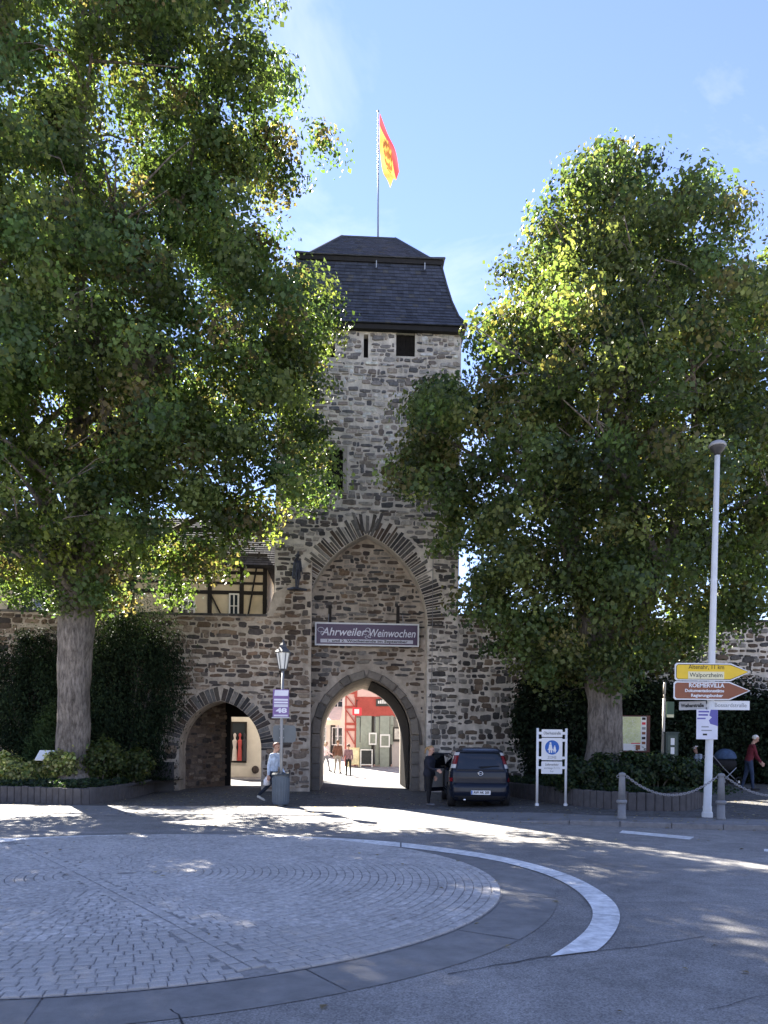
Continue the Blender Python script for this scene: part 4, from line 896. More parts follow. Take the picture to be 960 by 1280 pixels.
for y0, y1, mt in ((876, 873.8, pw_), (879.3, 877.2, pw_), (884, 880.5, M('lilac_strip'))): panel('stripe', mt, o, -.20, .17, pz(y0), pz(y1), -.024, .0035)
text('48', .17, pw_, o, (-.0, -.024, pz(888.5)), bold=.008, width=.30); panel('stripe', M('lilac_strip'), o, -.2, .17, pz(895.5), pz(893.5), -.024, .0035)
m = MB(); m.box(-.26, .22, -.03, .01, pz(897.8), pz(896.6)); m.build('lower_rail', GALV, o)
o = thing('traffic_sign', 'grey rounded back of a traffic sign on the lantern pole', 'sign', (p.x, p.y + .05, LN.location.z))
panel('plate', M('sign_back_grey', (.13, .145, .15), .6, .08, 5), o, -.24, .38, pz(928), pz(906.5), .0, .015, .09)
for z in (911, 922): m = MB(); m.box(-.06, .06, -.012, -.001, pz(z) - .02, pz(z) + .02); m.build('clamp', GALV, o)
b = G(350, 1008, .012) + Vector((-.03, .35, 0)); BI = thing('litter_bin', 'slim blue grey litter bin behind the lantern pole', 'litter bin', b)
BM = M('bin_paint', (.085, .11, .14), .5, .12, 5); m = MB(); m.lathe([(.20, .03), (.215, .04), (.225, .80), (.23, .82)], (0, 0, 0), 20); m.build('body', BM, BI, smooth=False)
for i in range(20):
    a = 2 * math.pi * i / 20; m = MB(); m.bar((.222 * math.cos(a), .222 * math.sin(a), .08), (.232 * math.cos(a), .232 * math.sin(a), .74), .025, .02); m.build('slat', BM, BI)
m = MB(); m.lathe([(.245, .80), (.25, .84), (.22, .88), (.16, .885), (.15, .82)], (0, 0, 0), 20); m.build('rim', M('bin_rim', (.05, .06, .07), .5), BI)
# ---- info lectern in the left planter
p = P(57, 944, 22.0); o = thing('info_lectern', 'small lectern with sunlit white panel in the left planter', 'sign', (p.x, 22.0, .35)); z = p.z - .35
m = MB(); m.add([(-.24, -.16, z - .12), (.24, -.16, z - .12), (.24, .16, z + .14), (-.24, .16, z + .14), (-.24, -.15, z - .15), (.24, -.15, z - .15), (.24, .17, z + .11), (-.24, .17, z + .11)], [(0, 1, 2, 3), (7, 6, 5, 4), (4, 5, 1, 0), (5, 6, 2, 1), (6, 7, 3, 2), (7, 4, 0, 3)]); m.build('panel', WHITE, o)
m = MB(); m.bar((0, .0, -.1), (0, .02, z - .03), .16, .08); m.build('stand', M('dark_plinth'), o)
# ---- map board
Y = 24.5; a, b = P(773, 938, Y), P(808, 896, Y); MBD = thing('map_board', 'town map board with brown frame right of the tree trunk', 'sign', (a.x, Y, ground_z(a.x, Y))); w_ = b.x - a.x; z0, z1 = a.z - MBD.location.z, b.z - MBD.location.z
m = MB(); m.box(-.03, w_ + .12, .0, .05, z0 - .05, z1 + .04); m.build('frame', M('brown_frame', (.10, .04, .035), .6, .1), MBD)
def map_mat():
    mt = M('town_map', (.62, .66, .36), .6, .15, 4); t = mt.node_tree; N = t.nodes; L = t.links; b_ = N['Principled BSDF']; src = b_.inputs['Base Color'].links[0].from_socket
    c = N.new('ShaderNodeTexCoord'); v = N.new('ShaderNodeTexVoronoi'); v.feature = 'DISTANCE_TO_EDGE'; v.inputs['Scale'].default_value = 9; L.new(c.outputs['Object'], v.inputs['Vector'])
    r = N.new('ShaderNodeMapRange'); r.inputs['From Max'].default_value = .05; L.new(v.outputs['Distance'], r.inputs['Value'])
    mi = N.new('ShaderNodeMix'); mi.data_type = 'RGBA'; mi.inputs['A'].default_value = (.75, .75, .66, 1); L.new(r.outputs['Result'], mi.inputs['Factor']); L.new(src, mi.inputs['B']); L.new(mi.outputs['Result'], b_.inputs['Base Color']); return mt
mp_ = panel('map', map_mat(), MBD, 0, w_ * .80, z0 + .22, z1, -.008, .006); panel('legend', WHITE, MBD, 0, w_, z0, z0 + .22, -.008, .006); panel('margin', WHITE, MBD, w_ * .80, w_, z0 + .22, z1, -.0085, .006)
for i in range(6): panel('picture', [INK, M('sign_red'), M('grey_ink'), BRN, INK, BRN][i], MBD, w_ * .84, w_ * .97, z1 - .10 - i * .155, z1 - .02 - i * .155, -.012, .003)
panel('picture', BRN, MBD, w_ * .62, w_ * .78, z0 + .03, z0 + .18, -.012, .003); panel('title_strip', M('sign_red'), MBD, w_ * .45, w_ * .78, z0 + .215, z0 + .245, -.0125, .003)
for x in (.02, w_ + .05): m = MB(); m.box(x - .03, x + .03, .051, .11, -.05, z1); m.build('post', M('brown_frame'), MBD)
# ---- pale pole with small green sign, green info pillar, white planter box
Y = 24.0; p0, p1 = P(827, 960, Y), P(832, 853, Y); o = thing('sign_pole', 'slim cream pole with small green sign behind the right planter', 'sign', (p0.x, Y, ground_z(p0.x, Y)))
CP = M('cream_pole', (.55, .50, .42), .6, .1); zt_ = p1.z - o.location.z; m = MB(); m.tube([(0, 0, 0), (.06, 0, zt_ - .5)], .045, 10); m.tube([(.06, 0, zt_ - .36), (.07, 0, zt_)], .04, 10); m.tube([(.06, 0, zt_ - .5), (.06, 0, zt_ - .36)], .03, 8); m.build('pole', CP, o, smooth=True)
a, b = P(833, 897, Y), P(842.5, 877, Y); s_ = panel('plate', M('sign_green', (.06, .11, .07), .5, .1), o, a.x - p0.x, b.x - p0.x, a.z - o.location.z, b.z - o.location.z, -.02, .02); panel('strip', M('pale_overlay'), s_, a.x - p0.x + .01, b.x - p0.x - .01, a.z - o.location.z + .01, a.z - o.location.z + .1, -.025, .004)
Y = 23.6; a, b = P(832, 968, Y), P(848, 917, Y); o = thing('info_pillar', 'dark green pillar with lit white notices beside the cream pole', 'pillar', (a.x, Y, ground_z(a.x, Y))); w_ = b.x - a.x; zt_ = b.z - o.location.z
m = MB(); m.box(0, w_, 0, .16, 0, zt_); m.box(-.02, w_ + .02, -.02, .18, zt_, zt_ + .05); m.build('housing', M('pillar_green', (.03, .05, .045), .5, .1), o)
panel('pane', M('dark_pane', (.03, .06, .05), .3, .1), o, .05, w_ - .05, .3, zt_ - .06, -.006, .005)
for i in range(3): panel('notice', WHITE, o, w_ * .38, w_ * .68, zt_ - .35 - i * .28, zt_ - .14 - i * .28, -.012, .005)
# ---- palisade planters
PAL = M('palisade', (.085, .08, .082), .9, .22, 6, .5, 30); SOIL = M('soil', (.035, .027, .02), 1, .3, 8, .6)
def planter(lab, pts, h, zf, step=.215):
    o = thing('planter', lab, 'planter', (pts[0][0], pts[0][1], 0)); O = Vector((pts[0][0], pts[0][1])); q = random.Random(int(abs(pts[0][0]) * 10))
    P_ = [Vector(p) for p in pts]; L = [0]
    for a, b in zip(P_, P_[1:]): L.append(L[-1] + (b - a).length)
    def at(s): s = min(max(s, 0), L[-1]); return Vector((float(np.interp(s, L, [p.x for p in P_])), float(np.interp(s, L, [p.y for p in P_]))))
    s = 0
    while s < L[-1] - step:
        a, b = at(s + .006) - O, at(s + step - .006) - O; d = (b - a).normalized(); n = Vector((d.y, -d.x)); t = .12; z = zf(at(s).x, at(s).y); top = z + h + q.uniform(-.012, .012)
        c = .02; A = [a + d * 0 - n * t, b - n * t, b, b - d * c + n * c, a + d * c + n * c, a]
        vs = [(p.x, p.y, z - .1) for p in A] + [(p.x, p.y, top - .015) for p in A]; cen = (a + b) / 2 - n * t / 2; vs += [(cen.x + (p.x - cen.x) * .86, cen.y + (p.y - cen.y) * .86, top) for p in A]
        m = MB(); m.add(vs, [(i, (i + 1) % 6, 6 + (i + 1) % 6, 6 + i) for i in range(6)] + [(6 + i, 6 + (i + 1) % 6, 12 + (i + 1) % 6, 12 + i) for i in range(6)] + [tuple(range(12, 18))]); m.build('palisade_block', PAL, o); s += step
    return o, at, L[-1]
def catm(pts, n=8):
    out = []
    for i in range(len(pts) - 1):
        p0, p1, p2, p3 = (Vector(pts[max(0, min(len(pts) - 1, i + k))]) for k in (-1, 0, 1, 2))
        for j in range(n):
            t = j / n; out.append(.5 * (2 * p1 + (p2 - p0) * t + (2 * p0 - 5 * p1 + 4 * p2 - p3) * t * t + (-p0 + 3 * p1 - 3 * p2 + p3) * t ** 3))
    return out + [Vector(pts[-1])]
g2 = lambda a, b: tuple(G(a, b, .012))[:2]
lpts = catm([(-17, 22.2), (-13.5, 21.4), g2(20, 1003), g2(95, 1006), g2(135, 1003), g2(170, 996), g2(195, 988), g2(206, 978)])
PL, LAT, LLEN = planter('grey palisade planter edging the bed under the left tree', lpts, .44, ground_z)
gr = lambda a, b: tuple(G(a, b, .10))[:2]
rpts = catm([(3.75, 26.2), gr(652, 998), gr(690, 1004), gr(730, 1009), gr(780, 1013), gr(830, 1014.5), gr(868, 1013), gr(884, 1006), (8.6, 22.0), (8.9, 25.5)])
PR, RAT, RLEN = planter('dark palisade planter edging the bed under the right tree', rpts, .45, lambda x, y: ground_z(min(x, 6.5), min(y, 19)))
def soil(parent, pts, back, z):
    m = MB(); n = len(pts); ox, oy = parent.location.x, parent.location.y
    vs = [(p[0] - ox, p[1] - oy, z) for p in pts] + [(b[0] - ox, b[1] - oy, z + .05) for b in back]; m.add(vs, [tuple(range(len(vs)))]); m.build('soil', SOIL, parent)
soil(PL, [(p.x, p.y + .1) for p in lpts], [(-7.0, 27.0), (-17, 27)], .36); soil(PR, [(p.x, p.y + .08) for p in rpts], [], .43)
# ------------------------------------------------------------------ the parked car
PAINT = M('car_paint', (.008, .012, .024), .25, .04, 4, spec=.25, coat=.1); BLKP = M('black_plastic', (.018, .018, .02), .6, .08); CGL = glass_mat('car_glass', (.012, .016, .022), .03)
REDL = M('tail_lamp_red', (.15, .006, .010), .25, .03, spec=.7); CLEARL = M('lamp_clear', (.5, .49, .49), .25, .03, spec=.7); CHROME = M('chrome', (.70, .71, .73), .18, .02, metal=1.0)
CZ = [.18, .28, .42, .58, .64, .68, .82, .95, 1.02, 1.12, 1.26, 1.42, 1.53, 1.59, 1.62]
CY0 = [.14, .04, .0, .01, .05, .09, .09, .10, .12, .16, .22, .31, .40, .56, .8]
CY1 = [3.9, 4.0, 4.04, 4.02, 4.0, 3.98, 3.88, 3.55, 3.1, 2.98, 2.78, 2.5, 2.2, 2.0, 1.7]
CW = [.72, .80, .835, .84, .842, .842, .84, .825, .805, .78, .74, .69, .63, .55, .35]; CE = .26
ci = lambda A, z: float(np.interp(z, CZ, A))
def csurf(th, z, off=0):
    y0, y1, w_ = ci(CY0, z), ci(CY1, z), ci(CW, z) + off; l = (y1 - y0) / 2 + off; c, s = math.cos(th), math.sin(th)
    return (w_ * math.copysign(abs(c) ** CE, c), (y0 + y1) / 2 + l * math.copysign(abs(s) ** CE, s), z)
def crear(x, z, off=0):
    y0, y1, w_ = ci(CY0, z), ci(CY1, z), ci(CW, z); l = (y1 - y0) / 2; return (x, (y0 + y1) / 2 - l * max(0, 1 - min(1, abs(x) / w_) ** (2 / CE)) ** (CE / 2) - off, z)
def cside(s, y, z, off=0):
    y0, y1, w_ = ci(CY0, z), ci(CY1, z), ci(CW, z); l = (y1 - y0) / 2; return (s * (w_ * max(0, 1 - min(1, abs(y - (y0 + y1) / 2) / l) ** (2 / CE)) ** (CE / 2) + off), y, z)
cp = G(601, 1011, .012); CAR = thing('parked_car', 'dark blue compact minivan parked by the wall with driver door open', 'car', (cp.x, cp.y + .05, ground_z(cp.x, cp.y)), R(-1.0))
def grid(fn, us, vs_, flip=False):
    m = MB(); m.add([fn(u, v) for u in us for v in vs_], [((i * len(vs_) + j, (i + 1) * len(vs_) + j, (i + 1) * len(vs_) + j + 1, i * len(vs_) + j + 1) if not flip else (i * len(vs_) + j, i * len(vs_) + j + 1, (i + 1) * len(vs_) + j + 1, (i + 1) * len(vs_) + j)) for i in range(len(us) - 1) for j in range(len(vs_) - 1)]); return m
lin = lambda a, b, n: [a + (b - a) * i / n for i in range(n + 1)]
zs = sorted(set(lin(.18, 1.62, 36) + CZ)); n = 96; bm = MB()
ths = []                                             # more points round the corners
for q_ in range(4):
    for i in range(24): t = (i / 24) ; ths.append((q_ + .5 * (1 + math.copysign(abs(2 * t - 1) ** 1.6, 2 * t - 1))) * math.pi / 2 if 0 else (q_ + t) * math.pi / 2)
bm.add([csurf(t, z) for z in zs for t in ths], [(k * n + i, k * n + (i + 1) % n, (k + 1) * n + (i + 1) % n, (k + 1) * n + i) for k in range(len(zs) - 1) for i in range(n)] + [tuple(range(n))[::-1], tuple((len(zs) - 1) * n + i for i in range(n))])
body = bm.build('body', PAINT, CAR, smooth=True)
cut = MB()
for wy in (.72, 3.32): cut.tube([(-1.2, wy, .31), (1.2, wy, .31)], .36, 28)
co = cut.build('cutter', PAINT); md = body.modifiers.new('b', 'BOOLEAN'); md.object = co; md.operation = 'DIFFERENCE'; md.solver = 'EXACT'
co.parent = CAR; me = evaluated(body, 'body'); body.modifiers.clear(); body.data = me; bpy.data.objects.remove(co)
grid(lambda x, z: crear(x * (1 - .12 * (z - 1.04) / .44), z, .006), lin(-.62, .62, 16), lin(1.04, 1.48, 8)).build('rear_window', CGL, CAR, smooth=True)
m = MB(); m.tube([crear(.62 * u, 1.50, .03) for u in lin(-1, 1, 10)], .03, 6); m.build('roof_spoiler', PAINT, CAR, smooth=True)
for s in (-1, 1):
    A = lambda u, z, s=s: csurf(R(-90) + s * R(u), z, .008)
    fl = s < 0
    t = grid(A, lin(26, 62, 8), lin(1.17, 1.40, 5), fl); lamp = t.build('tail_light', REDL, CAR, smooth=True)
    grid(A, lin(26, 62, 8), lin(1.405, 1.50, 3), fl).build('lens', CLEARL, lamp, smooth=True); grid(A, lin(28, 62, 8), lin(1.06, 1.165, 3), fl).build('lens', CLEARL, lamp, smooth=True)
    grid(A, lin(36, 60, 6), lin(.70, .80, 3), fl).build('reflector', REDL, CAR, smooth=True)
    for y0, y1 in ((.55, 1.05), (1.15, 2.0), (2.08, 2.55)):
        grid(lambda y, z, s=s: cside(s, y + (z - 1.05) * (.25 if y0 < 1 else 0), z, .006), lin(y0, y1, 6), lin(1.05, 1.45 - (.05 if y0 > 2 else 0), 6), s < 0).build('side_window', CGL, CAR, smooth=True)
    for wy in (.72, 3.32):
        tm = MB(); tm.lathe([(.20, -.09), (.29, -.10), (.315, -.06), (.315, .06), (.29, .10), (.20, .09)], (0, 0, 0), 28); tm.v = [(s * .74 + v[2], wy + v[0], .315 + v[1]) for v in tm.v]
        ty = tm.build('wheel', BLKP, CAR, smooth=True)
        rm = MB(); rm.lathe([(.0, -.07), (.19, -.06), (.205, .0), (.19, .06), (.0, .07)], (0, 0, 0), 20); rm.v = [(s * .76 + v[2], wy + v[0], .315 + v[1]) for v in rm.v]; rm.build('rim', M('alloy', (.45, .46, .48), .35, .05, metal=.8), ty, smooth=True)
grid(lambda x, z: crear(x, z, .007), lin(-.74, .74, 16), lin(.665, .69, 1)).build('tailgate_gap', BLKP, CAR)
grid(lambda x, z: crear(x, z, .02), lin(-.34, .34, 8), lin(.80, .85, 2)).build('handle_strip', PAINT, CAR, smooth=True)
grid(lambda x, z: crear(x, z, .012), lin(-.64, .64, 12), lin(.985, 1.03, 2)).build('sill_trim', BLKP, CAR)
m = MB(); e = crear(0, .925, .03); m.tube([(e[0] + .055 * math.cos(t * .45), e[1], e[2] + .055 * math.sin(t * .45)) for t in range(15)], .010, 5); m.tube([(e[0] - .09, e[1], e[2] + .012), (e[0] + .09, e[1], e[2] - .012)], .009, 5); m.build('emblem', CHROME, CAR, smooth=True)
y_ = crear(0, .42)[1] - .012
pl = panel('number_plate', M('plate_white', (.72, .72, .73), .4, .03), CAR, -.26, .26, .365, .475, y_, .01, .012); panel('plate_band', M('traffic_blue'), pl, -.255, -.222, .37, .47, y_ - .003, .002); text('AW AK 205', .095, INK, pl, (.02, y_ - .004, .42), bold=.002, width=.42)
grid(lambda x, z: crear(x, z, .010), lin(-.78, .78, 16), lin(.22, .33, 3)).build('lower_bumper', BLKP, CAR, smooth=True)
m = MB(); m.tube([(-.42, .02, .22), (-.42, .3, .22)], .035, 10); m.build('exhaust', CHROME, CAR, smooth=True)
m = MB(); w0 = crear(.0, 1.07, .02); w1 = crear(.30, 1.12, .03); m.tube([w0, w1], .012, 5); m.tube([crear(-.05, 1.10, .03), crear(.52, 1.13, .03)], .008, 4); m.build('wiper', BLKP, CAR)
m = MB(); m.tube([(-.3, .6, 1.635), (-.3, .3, 1.9)], .006, 5); m.build('aerial', BLKP, CAR)
m = MB()                                             # inside seats seen through the glass
for s in (-1, 1): grid(lambda y, z, s=s: cside(s, y, z, .012), lin(.9, 3.0, 10), lin(.46, .49, 1), s < 0).build('side_moulding', BLKP, CAR)
# the open driver door, hinged at the front
hinge = Vector(cside(-1, 2.95, .7)); ang = R(-38)
def dpt(y, z, off):
    v = Vector(cside(-1, y, z, off)) - hinge; c, s = math.cos(ang), math.sin(ang); return (hinge.x + v.x * c - v.y * s, hinge.y + v.x * s + v.y * c, z)
dm = MB(); ys_, zz_ = lin(2.0, 2.95, 8), lin(.30, 1.04, 8)
g1 = grid(lambda y, z: dpt(y, z, .01), ys_, zz_, True); g0 = grid(lambda y, z: dpt(y, z, -.07), ys_, zz_, False); dm.add(g1.v, g1.f); dm.add(g0.v, g0.f)
for y in (2.0, 2.95): e = grid(lambda o, z: dpt(y, z, o), (-.07, .01), zz_); dm.add(e.v, e.f)
door = dm.build('door', PAINT, CAR, smooth=False)
m = MB(); m.tube([dpt(2.02, 1.04, -.03), dpt(2.05, 1.44, -.03), dpt(2.5, 1.42, -.03), dpt(2.93, 1.06, -.03)], .022, 6); m.build('window_frame', BLKP, door)
m = MB(); m.add([dpt(2.04, 1.04, -.03), dpt(2.06, 1.43, -.03), dpt(2.5, 1.41, -.03), dpt(2.92, 1.05, -.03)], [(0, 1, 2, 3)]); m.build('door_glass', CGL, door)
m = MB(); m.add([dpt(2.06, .42, -.076), dpt(2.88, .42, -.076), dpt(2.88, .98, -.076), dpt(2.06, .98, -.076)], [(0, 1, 2, 3)]); m.build('door_lining', M('lining_sun_reflection', (.5, .49, .46), .35, .1, 4), door)  # door lining coloured pale to stand for sunlight reflected off the panel
mp0 = Vector(dpt(2.75, 1.06, .16)); m = MB(); m.ell(mp0, (.10, .06, .085), 12, 8); m.build('mirror', BLKP, door, smooth=True)
grid(lambda y, z: cside(-1, y, z, .004), lin(2.02, 2.93, 6), lin(.34, 1.02, 6), True).build('door_opening', M('dark_interior'), CAR)
# ------------------------------------------------------------------ people
SKIN = M('skin', (.40, .24, .18), .6, .06, 12); HAIRS = {}
def hairm(n, c): return M('hair_' + n, c, .6, .25, 30)
EYE = M('eye_dark', (.03, .022, .02), .3); LIP = M('lip', (.38, .14, .12), .5); SHOE = M('dark_shoe', (.022, .021, .022), .6); 
def person(label, loc, rz, h, cols, lean=.03, legs=((.05, .05), (-.05, .08)), arms=((.05, .12, .15), (.05, .12, .15)), nod=.05, turn=0, hair='short', hairc=(.05, .03, .02), vox=.010, build=1.0, seated=False, shoe=None, name='person', cat='person', extra=None, spread=.0, mono=None):
    """cols: top, trousers materials; legs: (hip swing, knee bend) left/right; arms: (swing, abduct, elbow) left/right; faces -y"""
    s = h / 1.75; C = []; V3 = Vector
    def cap(a, b, r0, r1, tag): C.append((V3(a), V3(b), r0, r1, tag))
    hipz = .93
    def leg(sx, a, k):
        hp = V3((sx * .092, 0, hipz)); t = V3((sx * spread, -math.sin(a), -math.cos(a))).normalized(); kn = hp + t * .43
        sh = V3((sx * spread * .4, -math.sin(a - k), -math.cos(a - k))).normalized(); an = kn + sh * .41
        tilt = max(0, k - a - .15) * .7; f = V3((sx * .12, -math.cos(tilt), -math.sin(tilt))).normalized()
        return hp, kn, an, f
    LG = [leg(sx, *l) for sx, l in zip((-1, 1), legs)]
    low = min(l[2].z - max(0, -l[3].z) * .12 for l in LG) - .085
    for hp, kn, an, f in LG:
        cap(hp, kn, .088 * build, .060, 'leg'); cap(kn, an, .060, .043, 'leg'); cap(an, an + V3((0, .01, -.035)), .042, .04, 'shoe'); cap(an + V3((0, .03, -.045)), an + f * .15 + V3((0, 0, -.05)), .038, .033, 'shoe'); cap(an + f * .15 + V3((0, 0, -.05)), an + f * .19 + V3((0, 0, -.052)), .033, .026, 'shoe')
    cl, sl_ = math.cos(lean), math.sin(lean)
    def sp(x, y, z): d = z - hipz; return V3((x, y * cl - d * sl_, hipz + d * cl + y * sl_))
    b = build
    for sx in (-1, 1):
        cap(sp(sx * .075 * b, .01, .93), sp(sx * .06 * b, 0, 1.10), .100 * b, .092 * b, 'top' if 1 else 0); cap(sp(sx * .06 * b, 0, 1.10), sp(sx * .085 * b, -.005, 1.30), .095 * b, .100 * b, 'top'); cap(sp(sx * .085 * b, -.005, 1.30), sp(sx * .12, .005, 1.41), .098 * b, .062, 'top')
    cap(sp(-.08, .01, .91), sp(.08, .01, .91), .098 * b, .098 * b, 'leg'); cap(sp(0, -.015, 1.0), sp(0, -.02, 1.30), .095 * b, .10 * b, 'top'); cap(sp(0, .01, 1.40), sp(0, .0, 1.46), .075, .055, 'top')
    for sx, (a, ab, el) in zip((-1, 1), arms):
        sh = sp(sx * .165, .005, 1.405); u = V3((sx * math.sin(ab), -math.sin(a) * math.cos(ab), -math.cos(a) * math.cos(ab))); eb = sh + u * .295
        ab2 = ab * .35; f = V3((sx * math.sin(ab2), -math.sin(a + el) * math.cos(ab2), -math.cos(a + el) * math.cos(ab2))); wr = eb + f * .25
        cap(sh, eb, .058, .046, 'top'); cap(eb, wr - f * .01, .045, .034, cols.get('sleeve', 'top')); cap(wr - f * .03, wr + f * .02, .026, .026, 'skin')
        side = V3((sx, 0, 0)); side = (side - f * side.dot(f)).normalized(); nrm = f.cross(side).normalized(); nrm = nrm if nrm.dot(V3((0, -1, 0))) > 0 else -nrm
        for k in (-1, 0, 1): cap(wr + f * .02 + nrm * k * .022, wr + f * .085 + nrm * k * .026, .016, .015, 'skin')
        for i, L_ in enumerate((.060, .072, .076, .066)):
            o = nrm * (.036 - i * .024); base = wr + f * .09 + o; mid = base + f * L_ * .5 - side * .006; cap(base, mid, .0115, .011, 'skin'); cap(mid, mid + (f * .8 - side * .6).normalized() * L_ * .5, .011, .0095, 'skin')
        cap(wr + f * .035 + nrm * .03, wr + f * .07 + nrm * .058, .013, .012, 'skin'); cap(wr + f * .07 + nrm * .058, wr + f * .105 + nrm * .062, .012, .010, 'skin')
    nk = sp(0, .005, 1.46); cap(nk, nk + V3((0, -.015 - .05 * nod, .09)), .056, .052, 'skin'); hc = nk + V3((0, -.02 - .08 * nod - .12 * lean, .165))
    MH = Matrix.Rotation(turn, 3, 'Z') @ Matrix.Rotation(nod, 3, 'X'); hd = lambda x, y, z: hc + MH @ V3((x, y, z))
    cap(hd(0, .02, .03), hd(0, -.012, .03), .088, .084, 'skin'); cap(hd(0, -.03, .0), hd(0, -.04, -.07), .068, .044, 'skin'); cap(hd(0, .01, -.01), hd(0, -.01, -.05), .07, .055, 'skin')
    cap(hd(0, -.093, .012), hd(0, -.108, -.022), .010, .014, 'skin')
    for sx in (-1, 1): cap(hd(sx * .085, .012, .012), hd(sx * .088, .01, -.022), .014, .011, 'skin')
    for q in (extra or []): cap(*q)
    m = MB()
    def capsule(a, b, r0, r1):
        d = b - a; L = d.length; d = d / L if L > 1e-6 else V3((0, 0, 1)); pts, rs = [], []
        for t in (-1, -.88, -.6, -.25): pts.append(a + d * r0 * t); rs.append(max(.001, r0 * math.sqrt(1 - t * t)))
        pts.append(a); rs.append(r0)
        if L > 1e-6: pts.append(b); rs.append(r1)
        for t in (.25, .6, .88, 1): pts.append(b + d * r1 * t); rs.append(max(.001, r1 * math.sqrt(1 - t * t)))
        m.tube(pts, rs, 10)
    for a, b_, r0, r1, t in C: capsule(a, b_, r0, r1)
    o = thing(name, label, cat, loc, rz)
    body = m.build('body', SKIN, o); rmod = body.modifiers.new('r', 'REMESH'); rmod.mode = 'VOXEL'; rmod.voxel_size = vox
    sm = body.modifiers.new('s', 'SMOOTH'); sm.factor = .5; sm.iterations = 2
    me = evaluated(body, 'body'); body.modifiers.clear(); body.data = me
    me.materials.clear()
    if mono: mats = [mono] * 6
    else: mats = [SKIN, cols['top'], cols['leg'], shoe or SHOE, EYE, LIP]
    for q in mats: me.materials.append(q)
    npo = len(me.polygons); cen = np.empty(npo * 3); me.polygons.foreach_get('center', cen); cen = cen.reshape(-1, 3)
    best = np.full(npo, 9.); idx = np.zeros(npo, int); tg = {'skin': 0, 'top': 1, 'leg': 2, 'shoe': 3}
    for a, b_, r0, r1, t in C:
        a = np.array(a); d = np.array(b_) - a; L2 = max(1e-9, d @ d); u = np.clip((cen - a) @ d / L2, 0, 1); dist = np.linalg.norm(cen - (a + u[:, None] * d), axis=1) - (r0 + (r1 - r0) * u)
        k = dist < best; best[k] = dist[k]; idx[k] = tg.get(t, 1)
    waist = np.array(sp(0, 0, cols.get('hem', .97))); up = np.array(sp(0, 0, 1.3)) - waist; up /= np.linalg.norm(up)
    k = (idx == 1) & ((cen - waist) @ up < 0) & (np.abs(cen[:, 0]) < .17); idx[k] = 2
    for sx in (-1, 1):
        e = np.array(hd(sx * .032, -.085, .015)); idx[np.linalg.norm(cen - e, axis=1) < .014] = 4
    e = np.array(hd(0, -.085, -.06)); k = (np.abs(cen[:, 2] - e[2]) < .009) & (np.linalg.norm(cen - e, axis=1) < .03); idx[k] = 5
    me.polygons.foreach_set('material_index', idx.astype(np.int32)); me.polygons.foreach_set('use_smooth', [True] * npo)
    body.scale = (s, s, s); body.location = (0, 0, -low * s)
    hm = None
    if hair != 'none':
        hmat = mono or hairm(hair + str(round(hairc[0], 3)), hairc); hb = MB(); hb.ell((0, 0, 0), (.096, .104, .10), 16, 10)
        nv_ = []
        for v in hb.v:
            v = V3(v); jit = 1 + .04 * math.sin(v.x * 90 + v.z * 70)
            if v.y < -.02 and v.z < .055: v = V3((v.x * .8, v.y * .45, max(v.z, -.0)))
            elif v.z < -.055 and hair != 'long': v.z = -.055
            nv_.append(tuple(hd(v.x * jit, v.y * jit + .016, v.z * jit + .035)))
        hb.v = nv_
        if hair == 'pony': hb.tube([hd(0, .10, .06), hd(0, .15, .03), hd(0, .17, -.06), hd(0, .16, -.17)], [.03, .035, .03, .008], 8)
        if hair == 'long':
            for sx in (-1, 0, 1): hb.tube([hd(sx * .06, .06, .03), hd(sx * .075, .075, -.07), hd(sx * .07, .075, -.17)], [.05, .045, .02], 8)
        if hair == 'cap': hb.tube([hd(-.06, -.10, .055), hd(.06, -.10, .055)], .022, 6)
        if hair == 'hat': hb.tube([hd(0, 0, .05), hd(0, 0, .062)], [.17, .16], 16); hb.tube([hd(0, 0, .06), hd(0, 0, .15)], [.10, .075], 14)
        hm = hb.build('hair', hmat, o, smooth=True); hm.scale = (s, s, s); hm.location = (0, 0, -low * s)
    return o, (lambda v: V3(v) * s + V3((0, 0, -low * s)))
C_ = lambda n, c=(.1, .1, .1), r=.85: M('cloth_' + n, c, r, .3, 9, .8, 11)
NAVY, BLK, JEANS, DENIM = C_('navy', (.012, .014, .024)), C_('black', (.012, .012, .014)), C_('jeans', (.03, .045, .085)), C_('dark_denim', (.018, .024, .04))
# woman at the car door
q = G(536, 1007, .012)
person('woman in dark hoodie with blond ponytail standing at the car door', (q.x, q.y, ground_z(q.x, q.y)), R(62), 1.66, dict(top=NAVY, leg=BLK, hem=.88), lean=.03, legs=((.06, .06), (-.04, .06)), arms=((.30, .1, .95), (.05, .10, .2)), nod=.25, hair='pony', hairc=(.30, .19, .09), build=1.28, shoe=C_('grey_shoe', (.12, .12, .13)))
# man walking past the lantern
q = G(345, 1007.5, .012) + Vector((-.20, .75, 0))
o, tf = person('man in pale blue shirt walking behind the lantern pole and bin', (q.x, q.y, .012), R(65), 1.76, dict(top=C_('pale_blue', (.42, .50, .62)), leg=DENIM), lean=.14, legs=((.42, .12), (-.50, .35)), arms=((-.25, .10, .25), (.18, .08, .4)), nod=.15, hair='short', hairc=(.16, .07, .05), shoe=C_('white_shoe', (.5, .48, .42)))
bg = thing('carrier_bag', 'small white bag carried by the man behind the lantern', 'bag', (q.x - .17, q.y + .02, .012)); m = MB(); m.tube([(0, 0, .50), (0, 0, .53), (0, 0, .66), (0, 0, .76)], [.05, .10, .09, .02], 10); m.build('sack', C_('white_bag', (.66, .66, .68)), bg, smooth=True)
m = MB(); m.tube([(0, 0, .75), (.02, .01, .84)], .01, 5); m.build('handle', C_('white_bag'), bg)
